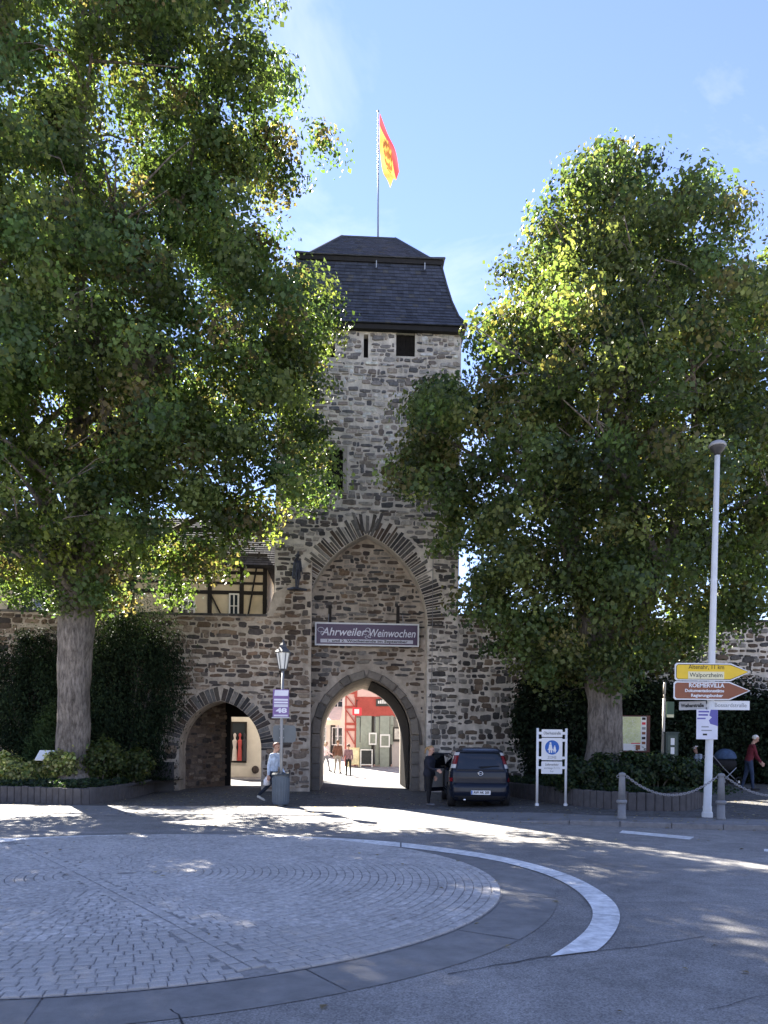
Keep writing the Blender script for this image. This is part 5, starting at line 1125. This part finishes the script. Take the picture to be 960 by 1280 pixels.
# man in the maroon jumper on the right
Y = 24.3; v = P(936, 983, Y)
o, tf = person('white haired man in maroon jumper stooping along the right pavement', (v.x, Y, ground_z(v.x, Y)), R(80), 1.76, dict(top=C_('maroon', (.13, .018, .028)), leg=JEANS, hem=.90), lean=.20, legs=((.16, .10), (-.16, .12)), arms=((.25, .10, .30), (.35, .08, .35)), nod=.45, hair='short', hairc=(.62, .60, .57), build=1.05)
# people in the sunlit street
v = G(433, 972, .1); v.z = ground_z(v.x, v.y); 
def street(px, Y, *a, **k): x = P(px, 960, Y).x; return person(a[0], (x, Y, ground_z(x, Y)), *a[1:], **k)
street(422, 40.2, 'man in brown jacket walking away through the sunlit street', R(172), 1.78, dict(top=C_('brown', (.10, .045, .03)), leg=C_('khaki', (.20, .18, .16)), hem=.92), legs=((.25, .05), (-.22, .2)), arms=((.1, .15, .2), (-.15, .25, .9)), hair='short', hairc=(.12, .06, .03), build=1.1, vox=.013)
street(435.5, 38.6, 'woman in mauve jacket and dark leggings beside man in brown jacket', R(190), 1.62, dict(top=C_('mauve', (.17, .10, .12)), leg=BLK, hem=.86), legs=((-.15, .2), (.2, .05)), arms=((.15, .2, .6), (.1, .2, .8)), hair='short', hairc=(.07, .04, .03), vox=.013)
street(407, 41.5, 'woman in pale pink top at the left edge of the archway', R(120), 1.66, dict(top=C_('pale_pink', (.55, .42, .42)), leg=C_('grey_leg', (.12, .12, .14)), hem=.9), legs=((.3, .1), (-.3, .35)), arms=((.3, .15, .7), (-.2, .2, .3)), hair='long', hairc=(.30, .22, .15), vox=.013)
# seated people behind the right planter
def seated(label, px, Y, rz, top, leg, hair, hairc, **k):
    x = P(px, 950, Y).x; z = ground_z(x, Y); person(label, (x, Y, z), rz, 1.70, dict(top=top, leg=leg), legs=((1.45, 1.40), (1.35, 1.35)), arms=((.6, .15, .7), (.5, .15, .8)), hair=hair, hairc=hairc, vox=.014, **k)
    f = Vector((math.sin(rz), -math.cos(rz), 0)); b = thing('bench', k.get('bl', 'dark bench under the person behind the right planter') if 0 else 'dark wooden bench under the ' + label.split(' seated')[0], 'bench', (x - f.x * -.05, Y + f.y * -.02, z), rz)
    for i in range(3): m = MB(); m.box(-.7, .7, -.30 + i * .17, -.15 + i * .17, .36, .395); m.build('seat_slat', BLACK, b)
    for sx in (-1, 1): m = MB(); m.box(sx * .6 - .03, sx * .6 + .03, -.25, .15, 0, .358); m.build('leg', BLACK, b)
seated('person in light blue top with white cap seated behind the right planter', 873, 26.0, R(-55), C_('light_blue', (.45, .52, .66)), DENIM, 'cap', (.70, .70, .70), lean=.25, nod=.2)
seated('person in black with white cap seated behind the right tree trunk', 733, 25.6, R(50), BLK, BLK, 'cap', (.72, .72, .72), lean=.2, nod=.3)
# pram
Y = 25.6; x = P(905, 950, Y).x; PRM = thing('pram', 'dark pram with blue hood parked behind the right bollard', 'pram', (x, Y, ground_z(x, Y)), R(25))
HOOD = C_('hood_blue', (.05, .085, .16)); m = MB(); m.ell((.05, 0, .95), (.42, .30, .30), 16, 10); m.v = [(a, b, max(c, .90)) for a, b, c in m.v]; m.build('hood', HOOD, PRM, smooth=True)
m = MB(); m.ell((.0, 0, .74), (.52, .28, .26), 16, 10); m.v = [(a, b, min(c, .89)) for a, b, c in m.v]; m.build('carrycot', BLK, PRM, smooth=True)
for sx in (-1, 1):
    for sy_ in (-1, 1):
        t = MB(); t.tube([(sx * .36 + .15 * math.cos(i * .449), sy_ * .28, .15 + .15 * math.sin(i * .449)) for i in range(15)], .02, 6); wl = t.build('wheel', BLKP, PRM)
        t = MB(); t.tube([(sx * .36, sy_ * .24, .15), (sx * .36, sy_ * .30, .15)], .05, 8); t.build('hub', GALV, wl)
m = MB(); 
for sy_ in (-1, 1): m.tube([(-.36, sy_ * .24, .15), (.3, sy_ * .24, .62)], .014, 6); m.tube([(.36, sy_ * .24, .15), (-.3, sy_ * .24, .62)], .014, 6); m.tube([(-.3, sy_ * .24, .62), (-.75, sy_ * .24, 1.0)], .014, 6)
m.tube([(-.75, -.24, 1.0), (-.75, .24, 1.0)], .018, 6); m.build('chassis', GALV, PRM)
# metal watchman figure on the wall shoulder
sx_, sz_ = FL(372, 737, -.15); gp = GM @ Vector((sx_, -.42, sz_ - .02))
o, tf = person('dark grey metal watchman figure mounted on the wall beside tall arch', gp, R(40), 1.20, {}, mono=M('figure_metal', (.055, .06, .075), .5, .2, 8, metal=.4), legs=((.08, .05), (-.05, .05)), arms=((1.7, .3, .8), (.1, .12, .2)), hair='hat', nod=-.1, vox=.012, name='metal_figure', cat='statue', extra=[(Vector((-.10, .06, 1.35)), Vector((-.13, .08, .62)), .08, .13, 'top'), (Vector((.10, .06, 1.35)), Vector((.13, .08, .62)), .08, .13, 'top')])
m = MB(); m.box(-.28, .28, -.2, .2, -.06, .0); m.build('plinth', M('figure_metal'), o); m = MB(); m.bar((0, .15, -.05), (0, .55, -.3), .06, .06); m.build('bracket', M('figure_metal'), o)
# ------------------------------------------------------------------ trees and planting
from mathutils import noise as mnoise
LEAF = leaf_mat('maple_leaf', .5); EVER = leaf_mat('evergreen_leaf', .15); EVER.node_tree.nodes['Principled BSDF'].inputs['Roughness'].default_value = .8; EVER.node_tree.nodes['Principled BSDF'].inputs['Specular IOR Level'].default_value = .08
def bark_mat():
    m = bpy.data.materials.new('bark'); m.use_nodes = True; t = m.node_tree; N = t.nodes; L = t.links; b = N['Principled BSDF']; b.inputs['Roughness'].default_value = .95; b.inputs['Specular IOR Level'].default_value = .15
    c = N.new('ShaderNodeTexCoord'); mp_ = N.new('ShaderNodeMapping'); mp_.inputs['Scale'].default_value = (13, 13, 3.2); L.new(c.outputs['Object'], mp_.inputs['Vector'])
    n1 = N.new('ShaderNodeTexNoise'); n1.inputs['Scale'].default_value = 1.2; n1.inputs['Detail'].default_value = 8; n1.inputs['Roughness'].default_value = .7; L.new(mp_.outputs['Vector'], n1.inputs['Vector'])
    n2 = N.new('ShaderNodeTexNoise'); n2.inputs['Scale'].default_value = 1.6; n2.inputs['Detail'].default_value = 4; L.new(c.outputs['Object'], n2.inputs['Vector'])
    r = N.new('ShaderNodeValToRGB'); r.color_ramp.elements[0].position = .32; r.color_ramp.elements[0].color = (.055, .047, .04, 1); r.color_ramp.elements[1].position = .68; r.color_ramp.elements[1].color = (.27, .24, .21, 1); L.new(n1.outputs['Fac'], r.inputs['Fac'])
    mr = N.new('ShaderNodeMapRange'); mr.inputs['From Min'].default_value = .3; mr.inputs['From Max'].default_value = .7; mr.inputs['To Min'].default_value = .7; mr.inputs['To Max'].default_value = 1.25; L.new(n2.outputs['Fac'], mr.inputs['Value'])
    v = N.new('ShaderNodeVectorMath'); v.operation = 'SCALE'; L.new(r.outputs['Color'], v.inputs[0]); L.new(mr.outputs['Result'], v.inputs['Scale']); L.new(v.outputs['Vector'], b.inputs['Base Color'])
    bp = N.new('ShaderNodeBump'); bp.inputs['Strength'].default_value = .9; bp.inputs['Distance'].default_value = .05; L.new(n1.outputs['Fac'], bp.inputs['Height']); L.new(bp.outputs['Normal'], b.inputs['Normal']); return m
BARK = bark_mat()
def rough_tube(pts, rad, n=22, amp=.06, seed=0):
    pts = [Vector(p) for p in pts]; L_ = [0]
    for a, b in zip(pts, pts[1:]): L_.append(L_[-1] + (b - a).length)
    k = max(len(pts), int(L_[-1] / .18)); ss = [L_[-1] * i / (k - 1) for i in range(k)]
    rad = [float(np.interp(q, L_, rad)) for q in ss]; pts = [Vector([float(np.interp(q, L_, [p[d] for p in pts])) for d in range(3)]) for q in ss]
    m = MB(); m.tube(pts, rad, n); vs = []
    k = len(pts)
    for i, v in enumerate(m.v[:k * n]):
        v = Vector(v); c = Vector(pts[i // n]); d = v - c; nz_ = mnoise.noise(Vector((v.x * 3, v.y * 3, v.z * 1.1 + seed))) + .5 * mnoise.noise(Vector((v.x * 8, v.y * 8, v.z * 2.5 + seed))); vs.append(tuple(c + d * (1 + amp * 2 * nz_)))
    m.v = vs + m.v[k * n:]; return m
def inside_built(c):                                 # keep leaves out of the masonry
    q = (np.array(GMI) @ np.concatenate([c, np.ones((len(c), 1))], 1).T).T
    t = (np.abs(q[:, 0]) < 3.75) & (q[:, 1] > -.12) & (q[:, 2] < 22)
    w_ = (q[:, 1] > -.4) & (q[:, 2] < 6.6) & (q[:, 1] < 1.2); h_ = (q[:, 1] > 3.4) & (q[:, 2] < 12) & (q[:, 0] < -3)
    return t | w_ | h_
def tree(label, X, Y, zbase, profL, profR, trunk, forks, nclump, per, seed, size, cols, ysc=.8, limbs=26, zlow=5.0, gap=.30, sig=.44, lobes=150, rear=11.5):
    rng = np.random.default_rng(seed); pr = random.Random(seed); o = thing('maple_tree', label, 'tree', (X, Y, zbase)); O = Vector((X, Y, zbase))
    def conv(prof): 
        zr = sorted((P(x, y, Y).z, abs(P(x, y, Y).x - X)) for x, y in prof); return [a for a, b in zr], [b for a, b in zr]
    zl, rl = conv(profL); zr, rr = conv(profR); zmin, zmax = min(zl[0], zr[0]), max(zl[-1], zr[-1])
    def rad(az, z):
        c = math.cos(az); base = np.interp(z, zl, rl) * (1 - c) / 2 + np.interp(z, zr, rr) * (1 + c) / 2
        n_ = mnoise.noise(Vector((math.cos(az) * 1.6 + seed, math.sin(az) * 1.6, z * .42))) ; base *= 1 + (.22 * n_ if abs(math.sin(az)) > .5 else .10 * n_)
        return base * (1 - (1 - (ysc if math.sin(az) < 0 else ysc - .2)) * abs(math.sin(az)) ** 1.5)
    # trunk and limbs
    rough_tube([Vector(p) - O for p, r in trunk], [r for p, r in trunk], 30, .075, seed).build('trunk', BARK, o, smooth=True)
    skel = []; lm = MB()
    axes = [[Vector(p) for p, r in f] for f in forks]
    for f in forks:
        pts = [Vector(p) - O for p, r in f]; lm2 = rough_tube(pts, [r for p, r in f], 14, .05, seed + 3); lm.add(lm2.v, lm2.f)
        for a, b in zip(pts, pts[1:]): skel += [(a.lerp(b, t), .1) for t in (0, .33, .66)]
    for i in range(limbs):
        ax = axes[i % len(axes)]; za = pr.uniform(zlow, ax[-1].z - 1.0); t = (za - ax[0].z) / max(.1, ax[-1].z - ax[0].z); base = Vector((float(np.interp(za, [p.z for p in ax], [p.x for p in ax])), float(np.interp(za, [p.z for p in ax], [p.y for p in ax])), za))
        az = i * 2.399 + pr.uniform(-.3, .3); ze = min(zmax - .6, za + pr.uniform(.8, 4.5)); r_ = rad(az, ze) * pr.uniform(.70, .88); end = Vector((X + math.cos(az) * r_, Y + math.sin(az) * r_, ze))
        if inside_built(np.array([tuple(end)]))[0]: end = base.lerp(end, .5)
        mid = base.lerp(end, .5) + Vector((pr.uniform(-.3, .3), pr.uniform(-.3, .3), pr.uniform(.2, .8))); pts = [base.lerp(mid, s).lerp(mid.lerp(end, s), s) - O for s in lin(0, 1, 7)]
        r0 = .16 * (1 - .5 * t) * pr.uniform(.7, 1.2); lm.tube(pts, [r0 * (1 - .86 * s) for s in lin(0, 1, 7)], 7)
        skel += [(p, 0) for p in pts[2:]]
        for j in range(3):                            # side branches
            b0 = pts[pr.randint(2, 5)]; az2 = az + pr.choice((-1, 1)) * pr.uniform(.5, 1.2); e2 = b0 + Vector((math.cos(az2), math.sin(az2), pr.uniform(-.1, .7))) * pr.uniform(1.0, 2.4); mm2 = b0.lerp(e2, .5) + Vector((0, 0, pr.uniform(-.1, .3)))
            lm.tube([b0, mm2, e2], [.045, .03, .012], 5); skel += [(mm2, 0), (e2, 0)]
    # clumps
    C = []; tries = 0; LB = []
    while len(LB) < lobes and tries < 20000:
        tries += 1; z = rng.uniform(zmin + .3, zmax - .2); az = rng.uniform(0, 2 * math.pi); r_ = rad(az, z)
        if rng.random() > (r_ / 8.0) ** 1.2 + .06: continue
        rl_ = rng.uniform(.75, 1.5) * min(1, .35 + r_ / 4); u = max(0, 1 - (rl_ * .75) / max(r_, .3)) * rng.random() ** .38
        p = np.array([X + math.cos(az) * r_ * u, Y + math.sin(az) * r_ * u, z])
        if any(np.linalg.norm(p - q) < (rl_ + b) * .62 for q, b in LB): continue
        LB.append((p, rl_))
    for prof, sg_ in ((profR, 1), (profL, -1)):
        zz = sorted((P(x, y, Y).z, abs(P(x, y, Y).x - X)) for x, y in prof); za_ = zz[0][0]
        while za_ < zz[-1][0]:
            r_ = float(np.interp(za_, [q[0] for q in zz], [q[1] for q in zz])); rl_ = rng.uniform(.5, 1.2) * min(1, .4 + r_ / 5); r_ += rng.uniform(-.75, .45)
            for k_ in range(2): LB.append((np.array([X + sg_ * max(0, r_ - rl_ * rng.uniform(.75, 1.15)), Y + rng.uniform(-1.6, 1.6), za_ + rng.uniform(-.4, .4)]), rl_))
            za_ += rl_ * 1.15
    for k_ in range(60):                             # sprigs that break the outline
        z = rng.uniform(zmin + 1, zmax); az = rng.uniform(0, 2 * math.pi); r_ = rad(az, z) * rng.uniform(.96, 1.06); LB.append((np.array([X + math.cos(az) * r_, Y + math.sin(az) * r_, z]), rng.uniform(.30, .55)))
    LB = [((np.array([p[0], 2 * Y - p[1] + .6, p[2]]) if (p[1] > Y + 1.3 and p[2] < rear) else p), b) for p, b in LB if p[2] + b * .8 < zmax + .55]; CL = []
    for p, rl_ in LB:
        for i in range(2 + int(nclump / lobes * (rl_ / 1.1) ** 2)):
            d = rng.normal(size=3); d /= np.linalg.norm(d); C.append(p + d * rl_ * rng.random() ** .5 * np.array([1, 1, .8])); CL.append(p)
    C = np.array(C); CL = np.array(CL); ib = ~inside_built(C); C = C[ib]; CL = CL[ib]
    S = np.array([tuple(p) for p, _ in skel]); tw = lm
    for c in C:
        l = c - np.array(O); d = np.linalg.norm(S - l, axis=1); j = d.argmin()
        used = globals().setdefault('_used', {}); key = (seed, int(j)); used[key] = used.get(key, 0) + 1
        if d[j] < 1.5 and used[key] <= 3: a = Vector(S[j]); b = Vector(l); tw.tube([a, a.lerp(b, .55) + Vector((0, 0, .12)), b], [.018, .012, .005], 3, False)
    tw.build('limbs', BARK, o, smooth=True)
    nc = len(C); sg = rng.uniform(.7, 1.35, nc) * sig; col_c = pick(rng, cols, nc, .28) * 1.35 * np.array([.95, 1.0, 1.15]); K = rng.poisson(per * (sg / sig) ** 1.6)
    idx = np.repeat(np.arange(nc), K); N_ = len(idx); off = rng.normal(size=(N_, 3)); off /= np.linalg.norm(off, axis=1, keepdims=True); off *= (rng.random((N_, 1)) ** .45) * 1.7 * sg[idx][:, None]; off[:, 2] *= .72; off[:, 2] -= .10 * (off[:, 0] ** 2 + off[:, 1] ** 2)
    pos = C[idx] + off; dl = pos - CL[idx] - np.array([0, 0, .25]); dl /= np.linalg.norm(dl, axis=1, keepdims=True) + 1e-6; nrm = dl * .85 + rng.normal(size=(N_, 3)) * .42 + np.array([0, 0, .3])
    keep = ~inside_built(pos) & (pos[:, 2] > zlow - 2.2); pos, nrm, idx = pos[keep], nrm[keep], idx[keep]; N_ = len(pos)
    colr = col_c[idx] * (1 + rng.normal(size=(N_, 1)) * .22); 
    leaves('crown', LEAF, o, pos - np.array(O), nrm, np.clip(rng.lognormal(0, .30, N_), .45, 1.6) * size, colr, .46, .14, rng); return o
GREENS = [(.055, .085, .022), (.045, .075, .022), (.065, .095, .024), (.075, .095, .026), (.05, .07, .024), (.042, .07, .026), (.09, .11, .028), (.06, .09, .024), (.07, .09, .03), (.095, .08, .036)]
GREENS_R = [(.06, .088, .025), (.05, .078, .026), (.075, .10, .03), (.085, .10, .03), (.055, .075, .028), (.045, .07, .028), (.10, .115, .035), (.06, .085, .026), (.11, .10, .035)]
# left tree
Y = 22.5; bx = P(92, 955, Y).x; t3 = lambda px, py, dy=0: tuple(P(px, py, Y) + Vector((0, dy, 0)))
trunk = [(t3(88, 985), .80), (t3(90, 968), .60), (t3(90, 955), .52), (t3(91, 930), .47), (t3(92, 880), .455), (t3(92, 830), .47), (t3(96, 780), .50), (t3(98, 740), .50)]
fork = [[(t3(97, 750), .42), (t3(95, 640, .2), .36), (t3(88, 480, .4), .28), (t3(92, 300, .3), .20), (t3(100, 120), .11), (t3(104, 0), .05)], [(t3(100, 755), .30), (t3(135, 640, -.6), .24), (t3(190, 480, -1.0), .17), (t3(225, 330, -.8), .11), (t3(250, 180, -.4), .05)], [(t3(94, 755), .30), (t3(50, 640, .6), .25), (t3(5, 480, 1.0), .18), (t3(-30, 300, .8), .10), (t3(-40, 150, .5), .05)]]
pR = [(140, -150), (205, -30), (215, 5), (250, 35), (300, 70), (350, 95), (398, 128), (388, 165), (345, 195), (335, 245), (318, 275), (330, 310), (362, 338), (420, 392), (428, 430), (392, 452), (385, 500), (392, 545), (405, 588), (380, 628), (355, 652), (320, 680), (240, 708), (150, 755)]
pL = [(30, -150), (-60, -20), (-110, 80), (-160, 200), (-200, 330), (-220, 450), (-220, 560), (-190, 650), (-120, 700), (0, 730), (50, 755)]
tree('huge maple with green and rusty leaves left of the tower', bx, Y, .3, pL, pR, trunk, fork, 1500, 112, 7, .115, GREENS, .80, 30, 5.4, .33, .37, 230)
# right tree
Y = 22.6; bx = P(757, 955, Y).x
trunk = [(t3(753, 980), .85), (t3(754, 968), .66), (t3(755, 955), .57), (t3(756, 920), .50), (t3(755, 880), .50), (t3(754, 850), .55), (t3(754, 832), .52)]
fork = [[(t3(745, 858), .30), (t3(738, 800), .29), (t3(722, 700, .3), .25), (t3(712, 560, .4), .20), (t3(715, 400, .3), .13), (t3(730, 285), .05)], [(t3(766, 858), .30), (t3(778, 800), .28), (t3(790, 680, .4), .24), (t3(788, 520, .5), .18), (t3(790, 350, .3), .11), (t3(800, 280), .04)], [(t3(756, 840), .26), (t3(757, 700, -.5), .22), (t3(752, 520, -.6), .16), (t3(755, 330, -.4), .09), (t3(752, 262, 0), .03)], [(t3(770, 845), .22), (t3(830, 700, -.3), .18), (t3(868, 520, -.4), .12), (t3(885, 340, -.3), .05)]]
pL = [(752, 205), (712, 240), (668, 288), (636, 340), (620, 388), (592, 430), (532, 458), (522, 490), (492, 545), (512, 605), (545, 645), (560, 725), (590, 780), (640, 825), (690, 848)]
pR = [(772, 205), (836, 236), (885, 272), (915, 315), (955, 370), (980, 450), (1000, 550), (1000, 650), (980, 730), (915, 778), (850, 815), (800, 835), (775, 850)]
tree('tall maple with yellowing leaves right of the tower behind planter', bx, Y, .3, pL, pR, trunk, fork, 1350, 92, 19, .115, GREENS_R, .78, 30, 4.6, .26, .37, 205, rear=0)
# ---- evergreen bushes and planting
def bush(name, label, cat, c, r, n, size, cols, mat=EVER, seed=1, group=None, droop=None, shape='dome', asp=.42, stems=5, base=None, lumps=9):
    rng = np.random.default_rng(seed); pr = random.Random(seed); bz = base if base is not None else c[2] - r[2]; o = thing(name, label, cat, (c[0], c[1], bz), group=group)
    K = lumps * 7; cd = rng.normal(size=(K, 3)); cd /= np.linalg.norm(cd, axis=1, keepdims=True); cu = rng.uniform(.35, 1.0, K) ** .6 * rng.choice([.85, .95, 1.0, 1.1], K); cc = cd * np.array(r) * cu[:, None]
    ci_ = rng.integers(0, K, n); sgm = rng.uniform(.10, .24, K); d = rng.normal(size=(n, 3)); pos = cc[ci_] + d * np.array(r) * sgm[ci_][:, None] * .8; d = cd[ci_] * .6 + d * .5
    pos[:, 2] = np.maximum(pos[:, 2], -r[2] * .98); pos += np.array([0, 0, c[2] - bz]); nrm = d * .8 + rng.normal(size=(n, 3)) * .5 + np.array([0, 0, .3])
    kcol = rng.uniform(.7, 1.35, K)
    w_ = pos + np.array([c[0], c[1], bz]); k = ~inside_built(w_) & (pos[:, 2] > .02); pos, nrm, ci_ = pos[k], nrm[k], ci_[k]
    cl_ = pick(rng, cols, len(pos), .3) * kcol[ci_][:, None]; leaves('foliage', mat, o, pos, nrm, rng.uniform(.7, 1.3, len(pos)) * size, cl_, asp, .12, rng, droop)
    m = MB()
    for i in range(stems): a = pr.uniform(0, 6.28); m.tube([(math.cos(a) * .05 * r[0], math.sin(a) * .05 * r[1], -.05), (math.cos(a) * r[0] * .3, math.sin(a) * r[1] * .3, (c[2] - bz) * .7), (math.cos(a) * r[0] * .6, math.sin(a) * r[1] * .6, (c[2] - bz) * 1.2)], [.05 * min(1, r[2]), .03 * min(1, r[2]), .008], 6)
    m.build('stems', BARK, o, smooth=True); return o
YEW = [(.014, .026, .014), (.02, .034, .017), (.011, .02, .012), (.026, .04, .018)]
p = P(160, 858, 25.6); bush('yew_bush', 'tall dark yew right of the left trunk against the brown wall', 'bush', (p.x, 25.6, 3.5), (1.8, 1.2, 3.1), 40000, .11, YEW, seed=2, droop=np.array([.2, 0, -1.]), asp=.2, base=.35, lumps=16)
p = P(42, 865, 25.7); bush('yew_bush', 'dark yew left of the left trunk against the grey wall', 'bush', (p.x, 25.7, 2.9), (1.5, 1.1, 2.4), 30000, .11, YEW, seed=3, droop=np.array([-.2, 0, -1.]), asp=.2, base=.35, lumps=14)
p = P(58, 905, 23.4); bush('juniper_bush', 'feathery green juniper beside the left trunk behind the lectern', 'bush', (p.x, 23.6, 1.5), (.75, .6, 1.2), 9000, .12, [(.035, .06, .024), (.045, .075, .028), (.03, .05, .02)], seed=4, droop=np.array([-.8, 0, .5]), asp=.13, base=.35)
VAR = [(.30, .32, .12), (.22, .27, .10), (.36, .36, .18), (.08, .13, .04)]; IVY = [(.02, .042, .02), (.03, .055, .024), (.016, .035, .018), (.04, .062, .025)]; FERN = [(.05, .075, .022), (.07, .085, .028), (.04, .062, .022)]
for i, (px, py, Y, rr, cols, lab) in enumerate(((8, 962, 22.2, .45, VAR, 'pale variegated shrub at the left edge of the left planter'), (33, 968, 21.9, .38, VAR, 'pale variegated shrub left of the white lectern'), (76, 955, 22.0, .42, VAR, 'pale variegated shrub between the lectern and the left trunk'), (128, 950, 22.6, .62, FERN, 'ferny green shrub right of the left trunk'), (165, 958, 23.6, .60, FERN, 'ferny green shrub at the right end of the left planter'), (-30, 955, 22.6, .6, IVY, 'dark shrub beyond the left edge of the left planter'))):
    p = P(px, py, Y); bush('shrub', lab, 'shrub', (p.x, Y, max(.62, p.z)), (rr * 1.25, rr, rr), 2600, .10, cols, LEAF, 30 + i, 'shrubs in the left planter', base=.36, stems=4)
def cover(name, label, at, L, parent_z, width, n, size, cols, seed):
    rng = np.random.default_rng(seed); pos = []
    for i in range(n):
        s = rng.uniform(0, L); p = at(s); d = at(min(L, s + .05)) - at(max(0, s - .05)); d.normalize(); q = p + Vector((-d.y, d.x)) * (.10 + rng.random() ** 1.4 * width); pos.append((q.x, q.y, parent_z + rng.random() * .22 + .1 * mnoise.noise(Vector((q.x * 1.5, q.y * 1.5, 0)))))
    pos = np.array(pos); pos = pos[~inside_built(pos)]; N_ = len(pos); o = leaves(name, LEAF, None, pos, rng.normal(size=(N_, 3)) * .5 + np.array([0, -.4, .7]), rng.uniform(.7, 1.3, N_) * size, pick(rng, cols, N_, .3), .45, .1, rng); o['kind'] = 'stuff'; o['label'] = label; return o
cover('ground_cover', 'dark ivy ground cover filling the left planter', LAT, LLEN, .38, 2.6, 15000, .085, IVY, 5)
cover('ground_cover', 'dark evergreen ground cover filling the right planter', RAT, RLEN, .46, 2.0, 12000, .085, IVY, 6)
SHR = [(.022, .045, .022), (.035, .06, .024), (.018, .036, .018), (.05, .07, .025)]
for i, (px, Y, rr, h_, lab) in enumerate(((712, 21.0, .55, .95, 'low dark shrub beside the pedestrian sign'), (752, 20.6, .6, 1.02, 'dark leafy shrub in front of the right tree trunk'), (790, 20.4, .62, 1.10, 'rounded dark shrub behind the left bollard'), (822, 20.4, .62, 1.05, 'dark shrub below the map board'), (852, 20.5, .55, .95, 'dark shrub below the green info pillar'), (876, 20.9, .45, .85, 'small shrub at the right end of the right planter'))):
    x = P(px, 960, Y).x; bush('shrub', lab, 'shrub', (x, Y, .45 + h_ * .45), (rr * 1.15, rr, h_ * .55), 4200, .09, SHR, LEAF, 50 + i, 'shrubs in the right planter', base=.43, stems=5)
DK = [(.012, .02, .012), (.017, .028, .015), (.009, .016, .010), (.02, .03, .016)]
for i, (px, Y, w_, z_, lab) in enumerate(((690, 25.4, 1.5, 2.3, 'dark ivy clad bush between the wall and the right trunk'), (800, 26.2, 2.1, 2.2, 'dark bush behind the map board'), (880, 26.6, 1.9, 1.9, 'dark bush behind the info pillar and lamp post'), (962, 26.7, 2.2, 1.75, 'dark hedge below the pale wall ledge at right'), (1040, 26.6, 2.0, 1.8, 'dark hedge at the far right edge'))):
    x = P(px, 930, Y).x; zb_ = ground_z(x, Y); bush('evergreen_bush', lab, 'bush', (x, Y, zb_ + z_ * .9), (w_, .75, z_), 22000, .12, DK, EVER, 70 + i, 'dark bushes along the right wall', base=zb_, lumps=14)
# ---- fallen leaves
rng = np.random.default_rng(77); pts = []
while len(pts) < 2600:
    x, y = rng.uniform(-13, 14), rng.uniform(15.5, 27)
    if y < edge_y(x) - .4 or rng.random() > .35 + .65 * (mnoise.noise(Vector((x * .5, y * .5, 3))) + .3): continue
    pts.append((x, y, ground_z(x, y) + .012 if y > edge_y(x) else .012))
for i in range(120): x, y = rng.uniform(-8, 9), rng.uniform(4.5, 16); pts.append((x, y, .013 if (Vector((x, y, 0)) - RC).length > RR else dome((Vector((x, y, 0)) - RC).length) + .03))
pts = np.array(pts); n_ = len(pts); lf = leaves('fallen_leaves', LEAF, None, pts, rng.normal(size=(n_, 3)) * .12 + np.array([0, 0, 1.]), rng.uniform(.035, .085, n_), pick(rng, [(.20, .16, .11), (.26, .22, .16), (.13, .10, .07), (.30, .27, .21)], n_, .25), .4, .12, rng); lf['kind'] = 'stuff'; lf['label'] = 'scattered dry fallen leaves on the paving'
